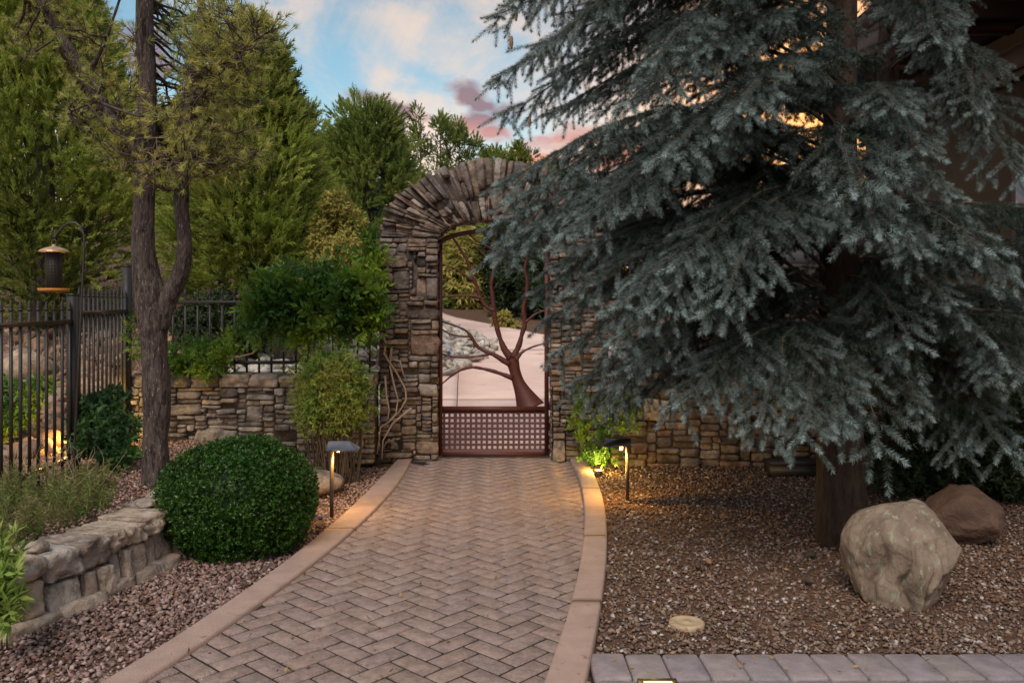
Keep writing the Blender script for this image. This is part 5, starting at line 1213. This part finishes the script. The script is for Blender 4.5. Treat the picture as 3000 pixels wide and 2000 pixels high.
pos, D = np.array(pos), np.array(D); keep = pos[:, 2] > .35+.25*g.random(len(pos)); pos, D = pos[keep], D[keep]
leaves('foliage', nd, M['nand'], NSP, pos, D, g.uniform(.028, .05, len(pos)), np.clip(g.normal(.5, .28, len(pos)), 0, 1), 56, kind='stuff')

# ------------------------------------------------------------------ climbing vine on the wall fence
def climber(name, blobs, n_, size, mt, tm, seed, label, cat, up=-.15, face=(0, -.9, .15), stems=(), per_blob=None, sr=.008, sm_='vinewood'):
    g = np.random.default_rng(seed); c0 = P(*blobs[0][:2], blobs[0][4]); t = root(name, (c0.x, c0.y, float(gz(c0.x, c0.y))), label, cat)
    area = np.array([b_[2]*b_[3] for b_ in blobs], float); ks = g.choice(len(blobs), n_, p=area/area.sum()); pos = np.zeros((n_, 3)); tint = np.zeros(n_)
    for i, k in enumerate(ks):
        cx, cy, rx, ry, Y = blobs[k][:5]; dp = blobs[k][5] if len(blobs[k]) > 5 else .16; u = g.normal(size=3); u /= np.linalg.norm(u); r_ = g.uniform(.5, 1)**.5*(1.45 if g.random() < .14 else 1)
        c = P(cx, cy, Y); pos[i] = [c.x+u[0]*r_*rx/FPX*Y, Y+u[1]*r_*dp, c.z+u[2]*r_*ry/FPX*Y]
    D = g.normal(size=(n_, 3))*.65+np.array(face)+np.array([0, 0, up]); tint = np.clip(g.normal(.42, .25, n_), 0, 1)
    leaves('foliage', t, M[mt], tm, pos, D, g.uniform(*size, n_), tint, seed+1, kind='stuff')
    for q in stems:
        w = [tuple(P(a, b_, Y)) for (a, b_, Y) in q]; B().tube(w, np.linspace(sr, sr*.5, len(w)), 7, rough=.15).put('vine_stem', M[sm_], t, smooth=True)
    return t
vb = [(800, 880, 60, 45, 7.65), (890, 850, 90, 42, 7.65), (990, 850, 80, 42, 7.65), (860, 920, 95, 70, 7.6), (960, 900, 110, 70, 7.55), (1045, 880, 60, 80, 7.6), (1088, 790, 28, 56, 7.7), (1100, 725, 22, 34, 7.75), (765, 940, 45, 50, 7.6), (1085, 965, 30, 40, 7.6), (900, 980, 50, 30, 7.6), (840, 805, 40, 16, 7.7), (930, 790, 50, 16, 7.75), (1100, 900, 26, 50, 7.65, .1)]
st = [[(1205, 1195, 7.7), (1150, 1240, 7.68), (1122, 1290, 7.65), (1118, 1345, 7.62)], [(1118, 975, 7.6), (1130, 1005, 7.62), (1126, 1035, 7.65), (1140, 1060, 7.68), (1158, 1085, 7.7), (1172, 1110, 7.72), (1188, 1140, 7.72), (1190, 1170, 7.7), (1170, 1205, 7.7), (1140, 1235, 7.68), (1115, 1250, 7.66), (1105, 1330, 7.62)],
      [(1148, 1015, 7.7), (1142, 1070, 7.7), (1155, 1130, 7.7), (1166, 1170, 7.7), (1160, 1210, 7.7), (1140, 1232, 7.68)], [(1128, 1100, 7.7), (1132, 1160, 7.7), (1140, 1200, 7.7), (1135, 1235, 7.68)], [(1150, 1052, 7.7), (1172, 1058, 7.7), (1178, 1085, 7.72), (1188, 1110, 7.72)],
      [(640, 1050, 7.6), (700, 1045, 7.55), (740, 1035, 7.55), (770, 1010, 7.6)], [(1040, 930, 7.6), (1060, 975, 7.6), (1068, 990, 7.6)]]
climber('climbing_vine', vb, 1050, (.14, .26), 'vine', FR, 71, 'leafy green climbing vine sprawling over the fence beside the arch, bare twisted stems below', 'vine', stems=st, sr=.011)
climber('creeper', [(560, 1040, 60, 34, 7.6), (520, 1070, 30, 30, 7.55), (620, 1060, 60, 30, 7.65), (660, 1020, 50, 30, 7.7), (590, 1080, 70, 18, 7.6)], 330, (.10, .17), 'vine', FR, 73, 'low leafy creeper along the fence foot on top of the garden wall beside the pine', 'vine')
climber('creeper', [(395, 960, 18, 40, 7.4), (400, 1020, 14, 30, 7.4)], 60, (.07, .11), 'vine', FR, 75, 'small green creeper hanging on the fence corner post left of the pine', 'vine')
climber('ivy_shrub', [(300, 1270, 70, 70, 6.3, .25), (350, 1330, 50, 40, 6.2, .2), (270, 1200, 40, 40, 6.4), (330, 1170, 30, 30, 6.5)], 900, (.045, .085), 'ivy', SPG, 77, 'dark leafy ivy mound at the foot of the iron fence left of the pine', 'ivy', up=.4)
climber('ivy_shrub', [(1700, 1230, 26, 70, 7.55, .1), (1740, 1290, 50, 60, 7.5, .14), (1700, 1170, 18, 45, 7.6, .1), (1780, 1230, 35, 60, 7.45, .15), (1830, 1215, 34, 60, 7.3, .16), (1760, 1340, 60, 24, 7.4, .15), (1850, 1190, 40, 34, 7.35, .15)], 620, (.05, .11), 'vine', FR, 79, 'fresh green ivy climbing the right pillar behind the glowing garden light', 'ivy', up=.5)
climber('leafy_plant', [(20, 1740, 30, 60, 3.55, .1), (10, 1640, 30, 60, 3.7, .1), (30, 1790, 26, 30, 3.5, .08)], 110, (.06, .10), 'nand', NSP, 81, 'leafy green plant at the very left edge in front of the low wall', 'plant', up=.6, stems=[[(20, 1900, 3.5), (24, 1800, 3.5), (10, 1700, 3.6)], [(5, 1900, 3.5), (0, 1700, 3.6), (14, 1580, 3.7)]], sr=.004, sm_='twig')

# ------------------------------------------------------------------ weeds and dry stalks
g = np.random.default_rng(61); wd = B(); pos, D = [], []
for _ in range(330):
    px, yy_ = g.uniform(-60, 340), g.uniform(4.15, 5.8); x = (px-1500)/FPX*yy_
    if x > xw(yy_)-.28: continue
    if g.random() < .45*sm(4.6, 5.8, yy_): continue
    z = float(gz(x, yy_)); h = g.uniform(.06, .30)*(1-.4*(yy_ > 5)); p = np.array([x, yy_, z-.01]); d_ = np.array([g.normal(0, .25), g.normal(0, .25), 1])
    q = [p+d_*h*t+np.array([g.normal(0, .006), g.normal(0, .006), 0]) for t in np.linspace(0, 1, 5)]; wd.tube(q, np.linspace(.0022, .001, 5), 3, False)
    for t in np.linspace(.15, 1, 12):
        for _k in range(2): pos.append(p+d_*h*t); D.append(np.array([g.normal(0, 1), g.normal(0, 1), .7]))
wroot = root('weed_patch', (-2.6, 5, .25), 'loose feathery green weeds growing behind the low stone wall', 'weeds'); wroot['kind'] = 'stuff'
wd.put('stalks', M['weed'], wroot, kind='stuff'); pos, D = np.array(pos), np.array(D)
WL = [t_sprig(i+70, 4, .16, (.7, 1.2)) for i in range(3)]
leaves('weed_leaves', wroot, M['weed'], WL, pos, D, g.uniform(.015, .038, len(pos)), g.random(len(pos)), 62, kind='stuff')
dr = B()
for _ in range(70):
    px = g.uniform(20, 290); Y = g.uniform(5.2, 5.9); x = (px-1500)/FPX*Y; p = np.array([x, Y, float(gz(x, Y))]); q = [p]; d_ = np.array([g.normal(0, .5), g.normal(0, .3), 1.2])
    for _k in range(7): d_ = d_+g.normal(0, .28, 3); q.append(q[-1]+d_/np.linalg.norm(d_)*g.uniform(.03, .055))
    dr.tube(q, np.linspace(.0024, .001, 8), 3, False)
dr.put('dry_stalks', M['dry'], None, kind='stuff')

# ------------------------------------------------------------------ gravel
def stone_t(seed):
    r = np.random.default_rng(seed); v = np.array([[1, 0, 0], [0, 1, 0], [-1, 0, 0], [0, -1, 0], [.1, .1, .75], [0, 0, -.7]], float)*r.uniform(.6, 1.25, (6, 3))+r.normal(0, .16, (6, 3))
    return v, np.array([[0, 1, 4], [1, 2, 4], [2, 3, 4], [3, 0, 4], [1, 0, 5], [2, 1, 5], [3, 2, 5], [0, 3, 5]])
ST = [stone_t(i) for i in range(9)]
def gravel(name, x, y, rmin, rmax, mt, seed, lift=.0):
    g = np.random.default_rng(seed); n_ = len(x); s_ = rmin+(rmax-rmin)*g.random(n_)**2; pos = np.stack([x, y, gz(x, y)+s_*.35+lift], -1)
    D = g.normal(size=(n_, 3))*.45+[0, 0, 1]; bb = B(); k = g.integers(0, 9, n_); ro = g.uniform(0, 6.28, n_); ti = g.random(n_)
    for i in range(9):
        m_ = k == i; V, F, Tn = scat(*ST[i], pos[m_], frames(D[m_], ro[m_]), np.stack([s_[m_], s_[m_]*.75, s_[m_]*.6], -1), ti[m_]); bb.add(V, [F], Tn)
    bb.put(name, M[mt], None, kind='stuff')
g = np.random.default_rng(70)
def samp(n_, x0, x1, y0, y1, ok, pw=1.0):
    y = y0+(y1-y0)*g.random(n_*3)**pw; x = g.uniform(x0, x1, n_*3); m_ = ok(x, y); return x[m_][:n_], y[m_][:n_]
okR = lambda x, y: (x > np.interp(y, KY, KRo, right=KRo[-1])+.01) & (abs(x/y) < .68) & ~((y < 3.575) & (x > .2)) & ~((np.hypot(x-dcp.x, (y-dcp.y)) < .085))
x, y = samp(30000, .1, 4.6, 3.55, 7.7, okR, 1.25); gravel('gravel_right', x, y, .006, .021, 'gravelR', 1)
okL = lambda x, y: (x < np.interp(y, KY, KLo)-.005) & (x > xw(y)+.1) & (abs(x/y) < .7)
x, y = samp(11000, -3, -.2, 2.9, 6.0, okL, .9); gravel('gravel_left', x, y, .009, .024, 'gravelL', 2)
okU = lambda x, y: (x < np.where(y < 5.6, xw(y)-.24, np.interp(y, KY, KLo)-.01)) & (abs(x/y) < .68)
x, y = samp(17000, -4.4, -1.0, 3.6, 7.6, okU, .7); gravel('gravel_upper', x, y, .008, .019, 'gravelT', 3)
# needle litter and fallen cones on the right gravel
n = 5200; x, y = samp(n, .1, 4.2, 3.7, 7.5, okR); pos = np.stack([x, y, gz(x, y)+.010], -1); th = g.uniform(0, 6.28, len(x)); D = np.stack([np.cos(th), np.sin(th), g.normal(0, .25, len(x))], -1)
nv, nf = tri_blades([((0, 0, 0), (0, 0, 1), 1, .07, 0), ((.2, 0, 0), (.2, .3, 1), .9, .07, 0)]); V, F, Tn = scat(nv, nf, pos, frames(D, g.uniform(0, 6, len(x))), g.uniform(.02, .05, len(x)), g.random(len(x)))
M['litter'] = mat('needle_litter', rnd=[(.22, .10, .05), (.32, .16, .08), (.14, .07, .04)], rough=.9); put('needle_litter', V, F, M['litter'], None, Tn, kind='stuff')
for k, (px, py, lb) in enumerate(((2075, 1648, 'pale brown fallen cone in the middle of the right gravel'), (2045, 1662, 'dark fallen cone touching the pale one on the right gravel'), (2052, 1465, 'dark fallen cone on the gravel between the garden light and the spruce trunk'), (2370, 1706, 'black fallen cone on the gravel left of the lichen boulder'), (2150, 1555, 'dark fallen cone midway between path and spruce trunk'), (2045, 1590, 'small dark fallen cone on the right gravel nearer the kerb'), (2375, 1630, 'dark fallen cone just in front of the spruce trunk'))):
    q = G(px, py, .02); b = B(); l = .075; a = g.uniform(0, 6.28)
    ax_ = np.array([math.cos(a), math.sin(a), .05]); pts = [np.array(q)+ax_*l*(t-.5)+[0, 0, .012] for t in (0, .15, .35, .6, .85, 1)]; b.tube(pts, [.004, .013, .018, .016, .009, .002], 9, rough=.25, seed=k)
    b.put('fallen_cone', M['cone'] if k == 0 else M['twig'], None, base=q, label=lb, cat='cone', group='fallen cones on the right gravel')
# a plastic utility box under the right wall
q = G(2340, 1380, 0); o = B().box((q.x, 7.3, .05), (.62, .22, .12)).box((q.x, 7.3, .115), (.64, .24, .014)).put('utility_box', M['iron'], None, base=(q.x, 7.3, 0), label='low black utility box on the ground below the right garden wall', cat='box')
# dark hedge under the house side
climber('dark_hedge', [(2640, 1300, 110, 130, 6.6, .35), (2800, 1330, 160, 150, 6.5, .4), (2960, 1320, 150, 170, 6.4, .4), (2620, 1390, 80, 50, 6.4, .3)], 3600, (.04, .07), 'dark', SPG, 83, 'dense dark hedge behind the brown boulder at the right edge', 'hedge', up=.3)

# ------------------------------------------------------------------ the house on the right
h = root('house', (5.2, 9, 0), 'tan house wall with dark eave and trim glimpsed behind the spruces', 'house')
xa, zt2 = 4.16, 3.42
B().box((xa+2, 7.6, 1.6), (4, 5.2, 4.2)).put('wall', M['stucco'], h)
B().box((xa-.03, 7.6, zt2+.03), (.06, 5.3, .20)).put('trim_board', M['fascia'], h)
B().box((xa-.05, 7.6, zt2-.12), (.03, 5.3, .05)).put('trim_strip', M['fascia'], h)
for k in range(9): B().box((xa-.42, 5.0+k*.66, zt2+.36), (.80, .655, .03)).put('soffit_panel', M['soffit'], h)
for k in range(6): B().box((xa-.42, 5.3+k*.95, zt2+.30), (.82, .09, .09)).put('rafter', M['soffit'], h)
B().box((xa-.86, 7.7, zt2+.42), (.05, 5.4, .24)).put('fascia_board', M['fascia'], h)
B().box((xa+1.2, 7.7, zt2+.62), (4.3, 5.6, .12)).put('roof', M['roof'], h)
B().box((xa-.015, 6.6, 1.9), (.05, 1.1, 1.3)).put('window', M['fascia'], h); B().box((xa-.035, 6.6, 1.9), (.03, .95, 1.15)).put('pane', M['glass'], h)
w2 = root('garage', (5, 11.5, 0), 'low grey sided outbuilding glimpsed through the spruce branches', 'outbuilding')
for k in range(11): B().box((5.1, 11.5+.004*(k % 2), .15+k*.24), (4.2, .3, .232)).put('siding_board', M['siding'], w2)
B().box((5.1, 11.6, 2.85), (4.6, 1.0, .12)).put('roof', M['roof'], w2)
B().box((4.0, 11.33, 1.0), (1.1, .04, 1.9)).put('door', M['fascia'], w2)

climber('green_shrub', [(30, 1190, 60, 70, 7.3, .3), (-40, 1230, 80, 70, 7.0, .3), (110, 1140, 40, 30, 7.9, .2)], 900, (.05, .09), 'vine', SPG, 85, 'leafy green shrub beyond the iron fence at the far left edge', 'shrub', up=.4)
q = G(1752, 1392, .0); up_ = root('uplight', (q.x, q.y-.05, 0), 'small low uplight tucked in the ivy behind the glowing garden light', 'uplight')  # added lamp, assumed from the yellow glow on the ivy; no fixture visible
B().lathe((q.x, q.y-.05, 0), [(.001, -.02), (.03, -.02), (.036, .05), (.034, .055), (.03, .05), (.03, .035), (.001, .034)], 18).put('housing', M['lampmetal'], up_, smooth=True)
B().lathe((q.x, q.y-.05, .036), [(.001, .002), (.027, .002), (.027, 0), (.001, 0)], 18).put('lens', M['glow'], up_)
ld = bpy.data.lights.new('assumed_uplight_lamp', 'POINT'); ld.energy = 7; ld.color = (1, .64, .13); ld.shadow_soft_size = .02
lo = bpy.data.objects.new('assumed_uplight_lamp', ld); COL.objects.link(lo); lo.parent = up_; lo.location = (0, 0, .075)

# dry leaves and needles blown on to the gravel and the path
g = np.random.default_rng(95); n = 420; px_, py_ = g.uniform(60, 2900, n), g.uniform(1420, 1990, n); keep = g.random(n) < np.where((px_ > 1150) & (px_ < 1650), .22, .9)
q = np.array([[*G(a, b_, .03)] for a, b_ in zip(px_[keep], py_[keep])]); q = q[(q[:, 0] > xw(q[:, 1])+.12)]
LV = [t_sprig(i+90, 1, .45, (.8, 1)) for i in range(3)]; D = g.normal(size=(len(q), 3))*[1, 1, .12]
M['deadleaf'] = leafmat('dead_leaf', (.20, .12, .06), (.42, .28, .13), None, .2)
leaves('fallen_leaves', None, M['deadleaf'], LV, q, D, g.uniform(.02, .035, len(q)), g.random(len(q)), 96, kind='stuff')
